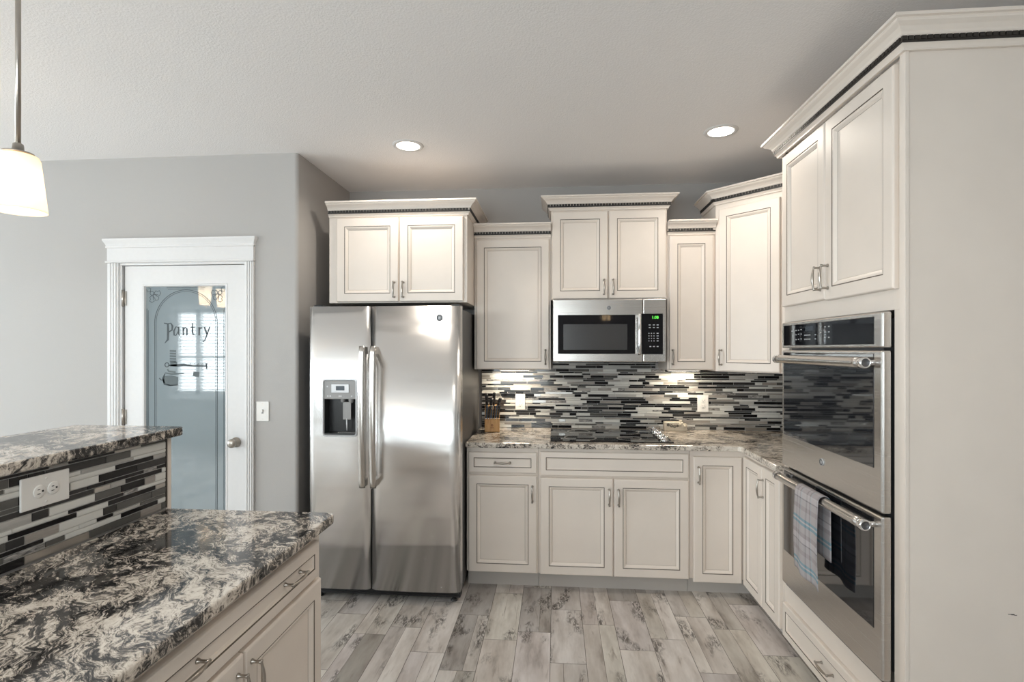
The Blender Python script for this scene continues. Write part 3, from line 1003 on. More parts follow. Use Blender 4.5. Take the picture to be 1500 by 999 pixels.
# ------------------------------------------------------------------ mosaic
def mosaic(mb, W, H, seed, k=1.0, u0=0.0):
    """interlocking linear mosaic in the x-z plane facing -y, from (u0,0,0)"""
    rn = random.Random(seed)
    pal = [('t_white', 22), ('t_lgrey', 12), ('t_taupe', 10), ('t_mid', 14), ('t_dark', 10), ('t_black', 31), ('t_marble', 5), ('t_steel', 3)]
    names = [p[0] for p in pal]; wts = [p[1] for p in pal]
    g = 0.0017
    z = 0.0; i = 0
    while z < H - 0.003:
        h = k * (0.0210, 0.0140, 0.0108)[i % 3]
        h = min(h, H - z)
        u = -rn.uniform(0, 0.12)
        last = None
        while u < W:
            l = rn.choice([0.049, 0.098, 0.098, 0.148, 0.197] if h > 0.018 * k else [0.06, 0.11, 0.16, 0.197])
            a, b = max(0, u), min(W, u + l - g)
            if b - a > 0.003:
                nm = rn.choices(names, wts)[0]
                if nm == last and rn.random() < 0.5: nm = rn.choices(names, wts)[0]
                last = nm
                y = -0.0065 - rn.uniform(0, 0.0012)
                e = 0.0009
                x0, x1, q0, q1 = u0 + a, u0 + b, z, z + h - g
                mat = M[nm]
                A = [(x0, -0.003, q0), (x1, -0.003, q0), (x1, -0.003, q1), (x0, -0.003, q1)]
                B = [(x0 + e, y, q0 + e), (x1 - e, y, q0 + e), (x1 - e, y, q1 - e), (x0 + e, y, q1 - e)]
                for q in range(4):
                    mb.face([A[q], A[(q + 1) % 4], B[(q + 1) % 4], B[q]], mat)
                mb.face(B, mat)
            u += l
        z += h; i += 1
    mb.box(u0, u0 + W, -0.0045, 0.0, 0.0, H, M['grout'])


mb = MB()
mosaic(mb, 2.278, 0.437, 5)
mb.box(-0.007, -0.001, -0.008, 0.0, 0.0, 0.437, M['bronze'])
k = len(mb.v)
mosaic(mb, 1.14, 0.437, 8)
for i in range(k, len(mb.v)):     # right-hand leg of the backsplash, on the side wall
    px, py, pz = mb.v[i]
    mb.v[i] = (2.284 + py, -0.008 - px, pz)
o = mb.build('tile_backsplash'); o.location = (-0.004, -0.001, 0.916)
tag(o, 'black, white and grey strip-mosaic backsplash on the back wall', 'backsplash')
# the strip above, under the microwave
mb = MB(); mosaic(mb, 0.74, 0.05, 3)
o = mb.build('tile_backsplash'); o.location = (0.520, -0.001, 1.3545)
tag(o, 'short band of mosaic tile tucked just under the microwave', 'backsplash')

# ------------------------------------------------------------------ refrigerator
r = thing('refrigerator', 'stainless side-by-side refrigerator with two long handles and ice dispenser', 'refrigerator', (-0.465, -0.45, 0), 0)
mb = MW()
mb.box(-0.915, -0.026, -0.775, -0.04, 0.03, 1.735, M['fgrey'], 0.004)
mb.build('body', r)


def bowed_door(x0, x1, z0, z1, yb, yf, bow, mat, hole=None):
    """door slab, convex across its width; hole = (x0,x1,z0,z1) opening"""
    mb = MW()
    n = 16
    xs = [x0 + (x1 - x0) * i / n for i in range(n + 1)]
    if hole: xs = sorted(set(xs + [hole[0], hole[1]]))
    zs = [z0, z1] if not hole else [z0, hole[2], hole[3], z1]

    def yy(x):
        s = (x - x0) / (x1 - x0) * 2 - 1
        e = max(0.0, abs(s) - 0.93) / 0.07
        return yf + bow * s * s + 0.012 * e * e
    V = {}
    for zi, z in enumerate(zs):
        for xi, x in enumerate(xs): V[(xi, zi)] = (x, yy(x), z)
    verts = list(V.values()); key = {k: i for i, k in enumerate(V)}
    F = []
    for zi in range(len(zs) - 1):
        for xi in range(len(xs) - 1):
            if hole and zi == 1 and hole[0] - 1e-6 <= xs[xi] and xs[xi + 1] <= hole[1] + 1e-6: continue
            F.append((key[(xi, zi)], key[(xi + 1, zi)], key[(xi + 1, zi + 1)], key[(xi, zi + 1)]))
    mb.idx(verts, F, mat, True)
    for z in (z0, z1):
        mb.face([(x, yy(x), z) for x in xs] + [(x1, yb, z), (x0, yb, z)], M['fgrey'])
    mb.face([(x0, yy(x0), z0), (x0, yb, z0), (x0, yb, z1), (x0, yy(x0), z1)], mat)
    mb.face([(x1, yy(x1), z0), (x1, yb, z0), (x1, yb, z1), (x1, yy(x1), z1)], mat)
    mb.face([(x0, yb, z0), (x1, yb, z0), (x1, yb, z1), (x0, yb, z1)], M['fgrey'])
    return mb


HO = (-0.828, -0.629, 0.985, 1.310)
fd = bowed_door(-0.919, -0.5465, 0.078, 1.745, -0.785, -0.868, 0.006, M['fsteel'], HO).build('freezer_door', r)
rd = bowed_door(-0.5395, -0.011, 0.078, 1.745, -0.785, -0.870, 0.008, M['fsteel']).build('refrigerator_door', r)
for (xh, door) in ((-0.5755, fd), (-0.5105, rd)):
    mb = MW()
    n = 25
    pts, rs = [], []
    for i in range(n):
        s = -1 + 2 * i / (n - 1)
        z = 1.10 + s * 0.410
        out = 0.052 + 0.015 * (1 - s * s)
        pts.append((xh, -0.862 - out, z)); rs.append(0.0185 + 0.002 * (1 - s * s))
    mb.tube(pts, rs, M['vsteel'], 14, flat=0.55, up=(1, 0, 0))
    for s in (-1, 1):
        z = 1.10 + s * 0.385
        mb.box(xh - 0.016, xh + 0.016, -0.920, -0.860, z - 0.022, z + 0.022, M['vsteel'], 0.004)
    mb.build('door_handle', door, r)
# dispenser
mb = MW()
fr = [(HO[0] - 0.006, HO[1] + 0.006, HO[2] - 0.010, HO[3] + 0.010)]


def rrect(x0, x1, z0, z1, y, rad, n=5):
    out = []
    for (cx, cz, a0) in ((x0 + rad, z0 + rad, PI), (x1 - rad, z0 + rad, 1.5 * PI), (x1 - rad, z1 - rad, 0), (x0 + rad, z1 - rad, 0.5 * PI)):
        for i in range(n + 1):
            a = a0 + PI / 2 * i / n
            out.append((cx + rad * math.cos(a), y, cz + rad * math.sin(a)))
    return out


x0, x1, z0, z1 = fr[0]
SP = M['silverplastic']
mb.rings([(rrect(x0, x1, z0, z1, -0.862, 0.018), SP), (rrect(x0 + 0.001, x1 - 0.001, z0 + 0.001, z1 - 0.001, -0.873, 0.018), SP),
          (rrect(x0 + 0.007, x1 - 0.007, z0 + 0.010, z1 - 0.010, -0.874, 0.013), SP), (rrect(x0 + 0.010, x1 - 0.010, z0 + 0.014, z1 - 0.012, -0.862, 0.012), SP)], False)
dsp = mb.build('dispenser_frame', fd, r)
mb = MW()
xa, xb = HO[0] + 0.002, HO[1] - 0.002
mb.box(xa, xb, -0.868, -0.80, 1.198, HO[3] - 0.002, M['greyplastic'], 0.003)
for xk in (-0.805, -0.79, -0.735, -0.725, -0.660):
    mb.box(xk, xk + 0.008, -0.8690, -0.868, 1.212, 1.219, M['silverplastic'])
mb.box(-0.808, -0.800, -0.8690, -0.868, 1.268, 1.276, M['silverplastic'])
cp = mb.build('dispenser_controls', fd, r)
mb = MW()
mb.box(-0.778, -0.672, -0.872, -0.868, 1.236, 1.286, M['silverplastic'], 0.001)
mb.box(-0.750, -0.698, -0.8728, -0.8715, 1.250, 1.276, M['lcd'])
mb.build('dispenser_display', fd, r)
mb = MW()
bk = M['black']
mb.box(xa, xb, -0.800, -0.795, HO[2] + 0.002, 1.198, bk)
mb.box(xa, xa + 0.004, -0.862, -0.80, HO[2] + 0.002, 1.198, bk)
mb.box(xb - 0.004, xb, -0.862, -0.80, HO[2] + 0.002, 1.198, bk)
mb.box(xa, xb, -0.866, -0.80, HO[2] + 0.002, HO[2] + 0.012, bk)
for k in range(9):
    mb.box(xa + 0.085 + k * 0.012, xa + 0.091 + k * 0.012, -0.866, -0.81, HO[2] + 0.012, HO[2] + 0.016, M['greyplastic'])
mb.build('dispenser_cavity', fd, r)
mb = MW()
mb.lathe((-0.722, -0.835, 1.198), [(0.014, 0), (0.013, -0.016), (0.009, -0.022), (0, -0.022)], M['greyplastic'], 16)
mb.lathe((-0.672, -0.835, 1.198), [(0.016, 0), (0.014, -0.018), (0.009, -0.026), (0, -0.026)], M['greyplastic'], 16)
mb.prism([(-0.716, -0.850), (-0.668, -0.850), (-0.668, -0.842), (-0.716, -0.842)], 1.075, 1.178, M['greyplastic'], 0.002)
mb.tube([(-0.694, -0.846, 1.08), (-0.694, -0.842, 1.01)], 0.005, M['silverplastic'])
mb.build('dispenser_paddle', fd, r)


def badge(cx, y, cz, rad, parent, root):
    mb = MW()
    mb.lathe((cx, y, cz), [(0, -0.004), (rad * 0.80, -0.004), (rad * 0.82, -0.0032), (rad * 0.86, -0.0032), (rad * 0.88, -0.0045), (rad, -0.003), (rad, 0)], M['silverplastic'], 24, 'y')
    mb.lathe((cx, y, cz), [(rad * 0.60, -0.0042), (rad * 0.60, -0.005), (rad * 0.80, -0.005), (rad * 0.80, -0.0042)], M['lcd'], 24, 'y')
    b = mb.build('badge', parent, root)
    mt = rootinv(root) @ Matrix.Translation((cx, y - 0.0046, cz)) @ FRONT
    text_mesh('GE', rad * 0.95, M['lcd'], 'badge_monogram', b, mt, 0.0003, shear=0.2)
    return b


badge(-0.130, -0.868, 1.675, 0.021, rd, r)
for xk in (-0.905, -0.070):
    mb = MW(); mb.box(xk, xk + 0.05, -0.83, -0.72, 1.736, 1.757, M['black'], 0.004); mb.build('hinge_cover', r)
mb = MW()
mb.box(-0.905, -0.022, -0.800, -0.74, 0.022, 0.076, M['black'])
for k in range(3): mb.box(-0.895, -0.032, -0.806, -0.800, 0.030 + k * 0.015, 0.036 + k * 0.015, M['black'])
mb.build('kick_grille', r)
for xk in (-0.88, -0.06):
    mb = MW(); mb.lathe((xk, -0.79, 0.0), [(0, 0), (0.018, 0), (0.020, 0.006), (0.012, 0.010), (0.010, 0.035), (0, 0.035)], M['black'], 16); mb.build('foot', r)
for xk in (-0.86, -0.07):
    mb = MW(); mb.lathe((xk, -0.12, 0.0), [(0, 0), (0.018, 0), (0.018, 0.03), (0, 0.03)], M['black'], 12); mb.build('foot', r)

# ------------------------------------------------------------------ microwave
r = thing('microwave', 'stainless over-the-range microwave mounted above the cooktop', 'microwave', (0.888, -0.21, 1.41), 0)
r.location = (0.888, -0.21, 1.41)


class MZ(MB):
    def build(self, name, parent=None, root=None):
        I = Matrix.Translation((root or parent).location).inverted() if not (root or parent).rotation_euler.z else (Matrix.Translation((root or parent).location) @ Matrix.Rotation((root or parent).rotation_euler.z, 4, 'Z')).inverted()
        self.v = [tuple(I @ Vector(p)) for p in self.v]
        return MB.build(self, name, parent)


def wroot(root):
    return (Matrix.Translation(root.location) @ Matrix.Rotation(root.rotation_euler.z, 4, 'Z')).inverted()


mb = MZ(); mb.box(0.526, 1.250, -0.395, -0.014, 1.412, 1.818, M['fgrey'], 0.003); mb.build('body', r)
mb = MZ()
St = M['steel']
mb.box(0.524, 1.103, -0.420, -0.396, 1.410, 1.818, St, 0.005)
md = mb.build('door', r)
mb = MZ(); mb.box(1.105, 1.252, -0.420, -0.396, 1.410, 1.818, St, 0.005); mf = mb.build('control_frame', r)
mb = MZ(); mb.box(0.556, 1.054, -0.4225, -0.415, 1.462, 1.716, M['blackglass'], 0.002); wd = mb.build('door_glass', md, r)
mb = MZ(); mb.box(0.592, 1.004, -0.4232, -0.4222, 1.488, 1.655, M['mesh']); mb.build('viewing_screen', md, r)
mb = MZ()
pts = [(1.076, -0.452 - 0.010 * (1 - (i / 8 - 1) ** 2), 1.457 + i * (0.262 / 16)) for i in range(17)]
mb.tube(pts, 0.0115, M['chrome'], 12)
for zz in (1.468, 1.708): mb.tube([(1.076, -0.418, zz), (1.076, -0.455, zz)], 0.008, M['chrome'], 10)
mb.build('door_handle', md, r)
mb = MZ(); mb.box(1.094, 1.230, -0.4232, -0.415, 1.460, 1.722, M['blackglass'], 0.001); kp = mb.build('control_panel', mf, r)
mb = MZ()
rk = random.Random(2)
for (zz, xs) in ((1.646, (1.140, 1.166, 1.190)), (1.629, (1.140, 1.166, 1.190)), (1.592, (1.138, 1.154, 1.170, 1.190)), (1.575, (1.138, 1.154, 1.170, 1.190)), (1.559, (1.138, 1.154, 1.170, 1.190)),
                 (1.543, (1.138, 1.154, 1.170, 1.190)), (1.507, (1.144, 1.166, 1.190))):
    for xk in xs:
        w = 0.012 if xk > 1.18 or len(xs) == 3 else 0.006
        mb = MZ(); mb.box(xk, xk + w, -0.4240, -0.4230, zz, zz + 0.006, M['keys']); mb.build('key', mf, r)
text_mesh('1:08', 0.026, M['green'], 'clock_digits', mf, wroot(r) @ Matrix.Translation((1.180, -0.4236, 1.697)) @ FRONT, 0.0003)
badge(0.886, -0.420, 1.762, 0.014, md, r)
mb = MZ()
mb.box(0.56, 1.21, -0.375, -0.10, 1.404, 1.412, M['black'])
for k in range(2): mb.box(0.60 + k * 0.33, 0.86 + k * 0.33, -0.34, -0.14, 1.400, 1.405, M['greyplastic'])
mb.build('bottom_vent', r)

# ------------------------------------------------------------------ cooktop
r = thing('cooktop', 'black glass electric cooktop set in the back counter', 'cooktop', (0.888, -0.32, 0.9145), 0)
mb = MZ(); mb.box(0.508, 1.266, -0.578, -0.065, 0.9145, 0.9205, M['blackglass'], 0.002); gl = mb.build('glass_top', r)
for (cx, cy, rr) in ((0.70, -0.45, 0.105), (0.70, -0.19, 0.08), (1.01, -0.45, 0.08), (1.01, -0.19, 0.105)):
    mb = MZ()
    for q in (rr, rr - 0.006):
        mb.lathe((cx, cy, 0.9206), [(q, 0), (q, 0.0003), (q - 0.003, 0.0003), (q - 0.003, 0)], M['greyplastic'], 40)
    mb.build('burner_ring', gl, r)
for k in range(5):
    mb = MZ()
    c = (1.222, -0.515 + k * 0.098, 0.9207)
    mb.lathe(c, [(0.027, 0), (0.027, 0.004), (0.021, 0.006), (0.021, 0.020), (0.018, 0.023), (0, 0.023)], M['chrome'], 14)
    mb.box(c[0] - 0.004, c[0] + 0.004, c[1] - 0.020, c[1] + 0.020, c[2] + 0.02, c[2] + 0.030, M['chrome'], 0.002)
    kb = mb.build('burner_knob', r)
    kb['label'] = 'shiny chrome burner knob'

# ------------------------------------------------------------------ double oven
r = thing('double_oven', 'stainless built-in double wall oven in the cream tower', 'oven', (1.676, -1.215, 0.36), -PI / 2)
OW = 0.790      # local x runs toward the camera, local -y faces the room


def obox(mb, x0, x1, y0, y1, z0, z1, mat, bev=0.0):
    mb.box(x0, x1, y0, y1, z0 - 0.36, z1 - 0.36, mat, bev)


mb = MB(); obox(mb, 0.02, OW - 0.055, 0.002, 0.55, 0.372, 1.60, M['fgrey']); mb.build('body', r)
mb = MB(); obox(mb, 0, OW, -0.036, -0.0015, 1.497, 1.620, St, 0.006); cp = mb.build('control_panel', r)
mb = MB(); obox(mb, 0.022, OW - 0.045, -0.0375, -0.030, 1.509, 1.606, M['blackglass'], 0.002); cg = mb.build('control_glass', cp)
mb = MB()
for (xx, zz) in [(0.11, 1.574), (0.15, 1.576), (0.175, 1.576), (0.20, 1.578), (0.15, 1.556), (0.175, 1.558), (0.20, 1.558), (0.15, 1.534), (0.175, 1.535), (0.20, 1.536),
                 (0.235, 1.552), (0.25, 1.552), (0.265, 1.552), (0.28, 1.552), (0.235, 1.534), (0.25, 1.534), (0.265, 1.534), (0.28, 1.534), (0.33, 1.552), (0.33, 1.534),
                 (0.375, 1.582), (0.41, 1.582), (0.44, 1.582), (0.375, 1.560), (0.41, 1.560), (0.44, 1.560), (0.41, 1.538), (0.44, 1.538)]:
    mb = MB(); obox(mb, xx, xx + 0.011, -0.0382, -0.0373, zz, zz + 0.0045, M['keys']); mb.build('touch_button', cp)
mb = MB(); obox(mb, 0.245, 0.315, -0.0380, -0.0373, 1.572, 1.592, M['lcd']); mb.build('oven_display', cp)
for (zb, zt, gb, gt, hz, nm) in ((0.934, 1.489, 1.080, 1.478, 1.446, 'upper'), (0.366, 0.925, 0.525, 0.912, 0.888, 'lower')):
    mb = MB(); obox(mb, 0, OW, -0.036, -0.0015, zb, zt, St, 0.007); dr = mb.build('oven_door', r)
    dr['label'] = nm + ' stainless oven door with dark window'
    mb = MB(); obox(mb, 0.022, OW - 0.045, -0.0378, -0.030, gb, gt, M['ovenglass'], 0.003); mb.build('door_glass', dr)
    mb = MB()
    n = 15
    pts = [(0.045 + (OW - 0.075) * i / (n - 1), -0.078, hz - 0.36) for i in range(n)]
    mb.tube(pts, 0.0185, M['steel'], 16, flat=1.0)
    for s in (0, -1):
        px = pts[s][0]
        e = 1 if s else -1
        mb.lathe((px, -0.078, hz - 0.36), [(0.0186, -e * 0.016), (0.0200, -e * 0.014), (0.0200, e * 0.006), (0.0185, e * 0.010), (0.0145, e * 0.011), (0.0145, e * 0.008)], M['chrome'], 24, 'x')
        mb.lathe((px, -0.078, hz - 0.36), [(0.0145, e * 0.008), (0.0, e * 0.0085)], M['fgrey'], 24, 'x')
        mb.tube([(px + (0.02 if s == 0 else -0.012), -0.030, hz - 0.36), (px + (0.02 if s == 0 else -0.012), -0.076, hz - 0.36)], 0.011, M['chrome'], 12)
    mb.build('door_handle', dr)
    if nm == 'upper':
        mb = MB()
        rad = 0.015
        c = (0.388, -0.036, 1.025 - 0.36)
        mb.lathe(c, [(0, -0.004), (rad * 0.82, -0.004), (rad * 0.86, -0.0032), (rad, -0.0045), (rad, 0)], M['silverplastic'], 24, 'y')
        mb.lathe(c, [(rad * 0.60, -0.0042), (rad * 0.60, -0.005), (rad * 0.80, -0.005), (rad * 0.80, -0.0042)], M['lcd'], 24, 'y')
        bd = mb.build('badge', dr)
        text_mesh('GE', rad * 0.95, M['lcd'], 'badge_monogram', bd, Matrix.Translation((c[0], c[1] - 0.0046, c[2])) @ FRONT, 0.0003, shear=0.2) if False else None
mb = MB(); obox(mb, 0.01, OW - 0.01, -0.020, -0.0015, 0.351, 0.364, M['black']); mb.build('bottom_vent', r)

# dish towel over the lower handle
mb = MB()
ny, ns = 14, 60
hx, hz, rb = 1.676 - 0.078, 0.888, 0.0225
path = []
Lf, Lb = 0.335, 0.235
for i in range(ns + 1):
    s = i / ns * (Lf + PI * rb + Lb)
    if s < Lf: path.append((hx - rb - 0.006 * math.sin((Lf - s) * 9), hz - (Lf - s)))
    elif s < Lf + PI * rb:
        a = (s - Lf) / rb
        path.append((hx - rb * math.cos(a), hz + rb * math.sin(a)))
    else: path.append((hx + rb - 0.001, hz - (s - Lf - PI * rb)))
grid = []
for i, (px, pz) in enumerate(path):
    rowp = []
    for j in range(ny + 1):
        t = j / ny
        low = max(0, (hz - pz) / 0.33)
        y = -1.512 - t * (0.200 + 0.02 * low) + 0.012 * low
        wv = 0.007 * low * math.sin(t * 9 + 0.8) if px < hx else 0.0
        sag = 0.014 * low * t if px < hx else 0.0
        rowp.append((px + wv - 0.002, y, pz - sag))
    grid.append(rowp)
for i in range(ns):
    for j in range(ny):
        u0_, u1_ = j / ny * 0.22, (j + 1) / ny * 0.22
        v0_, v1_ = i / ns * 0.64, (i + 1) / ns * 0.64
        mb.face([grid[i][j], grid[i][j + 1], grid[i + 1][j + 1], grid[i + 1][j]], M['towel'], [(u0_, v0_), (u1_, v0_), (u1_, v1_), (u0_, v1_)], 1.0, True)
o = mb.build('dish_towel')
tag(o, 'grey and blue plaid dish towel hanging over the lower oven handle', 'towel')
sm = o.modifiers.new('thickness', 'SOLIDIFY'); sm.thickness = 0.003; sm.offset = 1.0

# ------------------------------------------------------------------ things on the back counter
ZC = 0.9145
r = thing('knife_block', 'light wooden knife block on the counter beside the refrigerator', 'knife block', (0.095, -0.185, ZC), 0.10)
mb = MB()
prof = [(-0.052, 0.0), (-0.052, 0.088), (-0.030, 0.096), (-0.022, 0.150), (0.030, 0.185), (0.062, 0.150), (0.050, 0.0)]   # (depth y, z)
bm = bmesh.new()
A = [bm.verts.new((-0.052, p[0], p[1])) for p in prof]; B = [bm.verts.new((0.052, p[0], p[1])) for p in prof]
bm.faces.new(A); bm.faces.new(B[::-1])
for i in range(len(prof)):
    k = (i + 1) % len(prof); bm.faces.new((A[i], B[i], B[k], A[k]))
bmesh.ops.recalc_face_normals(bm, faces=bm.faces[:])
bmesh.ops.bevel(bm, geom=bm.edges[:], offset=0.004, segments=2, profile=0.5, affect='EDGES')
mb.addbm(bm, M['wood'])
kbk = mb.build('wood_body', r)
mb = MB()
mb.lathe((0.0, -0.0522, 0.048), [(0.008, 0), (0.008, -0.0005), (0.005, -0.0005), (0.005, 0)], M['woodmark'], 16, 'y')
mb.box(-0.002, 0.002, -0.0528, -0.052, 0.040, 0.058, M['woodmark']); mb.box(-0.011, 0.011, -0.0528, -0.052, 0.028, 0.032, M['woodmark'])
mb.build('burnt_mark', r)
ang = 0.10


def kpt(x, y, z):
    c, s = math.cos(ang), math.sin(ang)
    return Vector((0.095 + c * x - s * y, -0.185 + s * x + c * y, ZC + z))


def knife(name, label, p, dirv, L, w, mat, grp, blade=0.05):
    dv = Vector(dirv).normalized()
    c, s = math.cos(ang), math.sin(ang)
    dv = Vector((c * dv.x - s * dv.y, s * dv.x + c * dv.y, dv.z))
    o = thing(name, label, 'knife', kpt(*p), 0, grp)
    pts = [dv * (L * t) for t in (0, 0.06, 0.25, 0.5, 0.8, 0.95, 1.0)]
    mb = MB(); mb.tube(pts, [w * 0.9, w, w * 0.86, w * 0.92, w * 1.05, w * 0.95, w * 0.55], mat, 10, flat=1.45, up=(1, 0, 0))
    for t in (0.25, 0.5, 0.75):
        q = dv * (L * t)
        mb.lathe((q.x, q.y - w * 1.42, q.z), [(0.0018, 0.001), (0.0018, -0.0006), (0, -0.0006)], M['chrome'], 8, 'y')
    mb.build('handle', o)
    mb = MB(); mb.tube([dv * -0.012, dv * 0.002], w * 0.85, M['chrome'], 8, flat=1.3, up=(1, 0, 0)); mb.build('bolster', o)
    return o


for k in range(6):
    lab = ['leftmost steak knife in the front row of the knife block', 'second steak knife from the left in the knife block front row', 'third steak knife from the left in the knife block front row',
           'third steak knife from the right in the knife block front row', 'second steak knife from the right in the knife block front row', 'rightmost steak knife in the front row of the knife block'][k]
    knife('steak_knife', lab, (-0.041 + k * 0.0165, -0.045, 0.100), (0.10, -0.12, 1), 0.088, 0.0072, M['knife'] if k % 2 else M['bluesteel'], 'steak knives in the block')
for (p, dv, L, lab) in (((-0.038, 0.0, 0.168), (-0.02, -0.35, 1), 0.105, 'large black-handled knife at the left of the block'),
                        ((-0.008, -0.008, 0.165), (0.10, -0.35, 1), 0.075, 'short black-handled knife standing in the middle of the block'),
                        ((0.008, 0.022, 0.184), (0.08, -0.35, 1), 0.095, 'tallest black-handled knife at the back of the block'),
                        ((0.038, -0.004, 0.166), (0.30, -0.30, 1), 0.078, 'black-handled knife leaning to the right of the block')):
    knife('kitchen_knife', lab, p, dv, L, 0.0108, M['knife'], 'kitchen knives in the block')

r = thing('ceramic_box', 'small cream ceramic box with dark scroll rings, behind the cooktop knobs', 'ornament', (1.385, -0.062, ZC), 0)
mb = MB()
mb.prism([(-0.078, -0.026), (0.052, -0.026), (0.052, 0.026), (-0.078, 0.026)], 0.0, 0.064, M['ceramic'], 0.006)
mb.prism([(0.050, -0.032), (0.078, -0.028), (0.080, 0.022), (0.050, 0.026)], 0.0, 0.052, M['ceramic'], 0.008)
bx_ = mb.build('box_body', r)
mb = MB()
for (cx, cz, rr) in ((-0.052, 0.044, 0.010), (-0.030, 0.038, 0.011), (-0.008, 0.034, 0.011), (0.012, 0.038, 0.008)):
    for q in (rr, rr * 0.55):
        mb.lathe((cx, -0.0262, cz), [(q, 0), (q, -0.001), (q - 0.003, -0.001), (q - 0.003, 0)], M['scratch'], 18, 'y')
mb.build('scroll_pattern', r)
for (cx, cz) in ((0.030, 0.046), (0.062, 0.034), (0.040, 0.068)):
    mb = MB(); mb.lathe((cx, -0.026 if cz < 0.06 else 0, cz), [(0, 0.010), (0.009, 0.007), (0.012, 0), (0.009, -0.007), (0, -0.010)], M['ceramic'], 14, 'y' if cz < 0.06 else 'z'); mb.build('shell_knob', r)


# ------------------------------------------------------------------ outlets and switch
def plate(label, loc, rz, w, h, kind, cat):
    r = thing('outlet_plate' if cat == 'outlet' else 'light_switch', label, cat, loc, rz)
    mb = MB(); mb.box(-w / 2, w / 2, -0.006, 0, -h / 2, h / 2, M['white'], 0.0025); mb.build('cover_plate', r)

    def duplex(cx, cz, rot):
        mb = MB()
        mb.lathe((cx, -0.006, cz), [(0.0175, 0), (0.0175, -0.0015), (0.016, -0.002), (0, -0.002)], M['white'], 20, 'y')
        s = mb.build('socket', r)
        mb = MB()
        for (a, b, ww, hh) in ((-0.006, 0.003, 0.002, 0.008), (0.006, 0.003, 0.002, 0.007), (0.0, -0.008, 0.005, 0.005)):
            if rot: a, b, ww, hh = -b, a, hh, ww
            mb.box(cx + a - ww / 2, cx + a + ww / 2, -0.0085, -0.0078, cz + b - hh / 2, cz + b + hh / 2, M['slot'])
        mb.build('slots', s)
    if kind == 'v':
        duplex(0, 0.020, False); duplex(0, -0.020, False)
    elif kind == 'h':
        duplex(-0.020, 0, True); duplex(0.020, 0, True)
    elif kind == 'gfci':
        mb = MB(); mb.box(-0.017, 0.017, -0.008, -0.006, -0.034, 0.034, M['white'], 0.001); s = mb.build('socket', r)
        mb = MB()
        for cz in (0.019, -0.022):
            mb.box(-0.007, -0.005, -0.0085, -0.0078, cz - 0.003, cz + 0.005, M['slot']); mb.box(0.005, 0.007, -0.0085, -0.0078, cz - 0.003, cz + 0.005, M['slot']); mb.box(-0.003, 0.003, -0.0085, -0.0078, cz - 0.011, cz - 0.007, M['slot'])
        mb.box(-0.006, 0.006, -0.0085, -0.0078, -0.002, 0.002, M['greyplastic'])
        mb.build('slots', s)
    else:
        mb = MB(); mb.box(-0.005, 0.005, -0.0165, -0.006, -0.004, 0.012, M['white'], 0.001); mb.build('toggle', r)
        mb = MB(); mb.box(-0.006, 0.006, -0.0066, -0.0058, -0.013, 0.013, M['greyplastic']); mb.build('toggle_slot', r)
    for cz in ((h / 2 - 0.012), -(h / 2 - 0.012)):
        mb = MB(); mb.lathe((0, -0.006, cz), [(0.003, 0), (0.003, -0.001), (0, -0.001)], M['white'], 10, 'y'); mb.build('screw', r)
    return r


plate('white outlet plate on the mosaic beside the knife block', (0.282, -0.0095, 1.104), 0, 0.072, 0.115, 'gfci', 'outlet')
plate('white outlet plate on the mosaic to the right of the cooktop', (1.592, -0.0095, 1.104), 0, 0.078, 0.122, 'v', 'outlet')
plate('white light switch plate between pantry door casing and refrigerator', (-1.236, -0.8075, 1.114), 0, 0.080, 0.120, 's', 'switch')

# ------------------------------------------------------------------ island
IX = -0.262
YE_ = -2.10
r = cabinet('island_cabinet', 'cream island base cabinet with one wide drawer over two doors, in the foreground', 'cabinet', (IX - 0.02, -3.06, 0), PI / 2, 0.955, 0, 0.881, 0.585,
            [('drawer', 0.010, 0.915, 0.722, 0.842, [(0.265, 0.785, False), (0.745, 0.785, False)]),
             ('door', 0.010, 0.478, 0.107, 0.708, [(0.45, 0.62, True)]), ('door', 0.484, 0.930, 0.107, 0.708, [(0.512, 0.62, True)])], toe=True)
cabinet('island_cabinet', 'cream island base cabinet at the near end beside the camera', 'cabinet', (IX - 0.02, -4.02, 0), PI / 2, 0.955, 0, 0.881, 0.585,
        [('drawer', 0.010, 0.940, 0.722, 0.842, [(0.30, 0.785, False), (0.70, 0.785, False)]),
         ('door', 0.010, 0.470, 0.107, 0.708, [(0.44, 0.62, True)]), ('door', 0.476, 0.940, 0.107, 0.708, [(0.505, 0.62, True)])], toe=True)
c1 = (-0.232, -2.072)
slab([(-0.868, -4.04), (-0.232, -4.04)] + round_corner((-0.232, -2.072), (-0.232, -4.04), (-0.868, -2.072), 0.035) + [(-0.868, -2.072)], 0.882, 0.914, M['granite'],
     'island_countertop', 'dark swirled granite countertop on the island in the foreground', 'countertop')
r = thing('island_bar_wall', 'raised half wall behind the island counter, faced with strip mosaic', 'half wall', (-0.94, -3.05, 0), PI / 2)
L_ = 1.99
mb = MB(); mb.box(-0.99, 0.985, 0.0, 0.13, 0.0, 1.169, M['wall']); mb.build('wall_core', r)
r.location = (-0.880, -3.05, 0)
mb = MB(); mosaic(mb, 1.965, 0.250, 21, 1.18)
mb.v = [(p[0] - 0.99, p[1], p[2] + 0.916) for p in mb.v]
tf = mb.build('mosaic_tiles', r)
mb = MB(); mb.box(0.9755, 0.9800, -0.0085, 0.0, 0.916, 1.169, M['bronze']); mb.build('metal_edge_strip', r)
mb = MB(); mb.box(0.985, 1.005, -0.006, 0.136, 0.0, 1.169, M['cab'], 0.002); mb.build('end_panel', r)
mb = MB()
bm = bmesh.new()
pr = [(0.0, 0.0), (0.045, 0.0), (0.045, -0.012), (0.030, -0.022), (0.012, -0.040), (0.0, -0.060)]
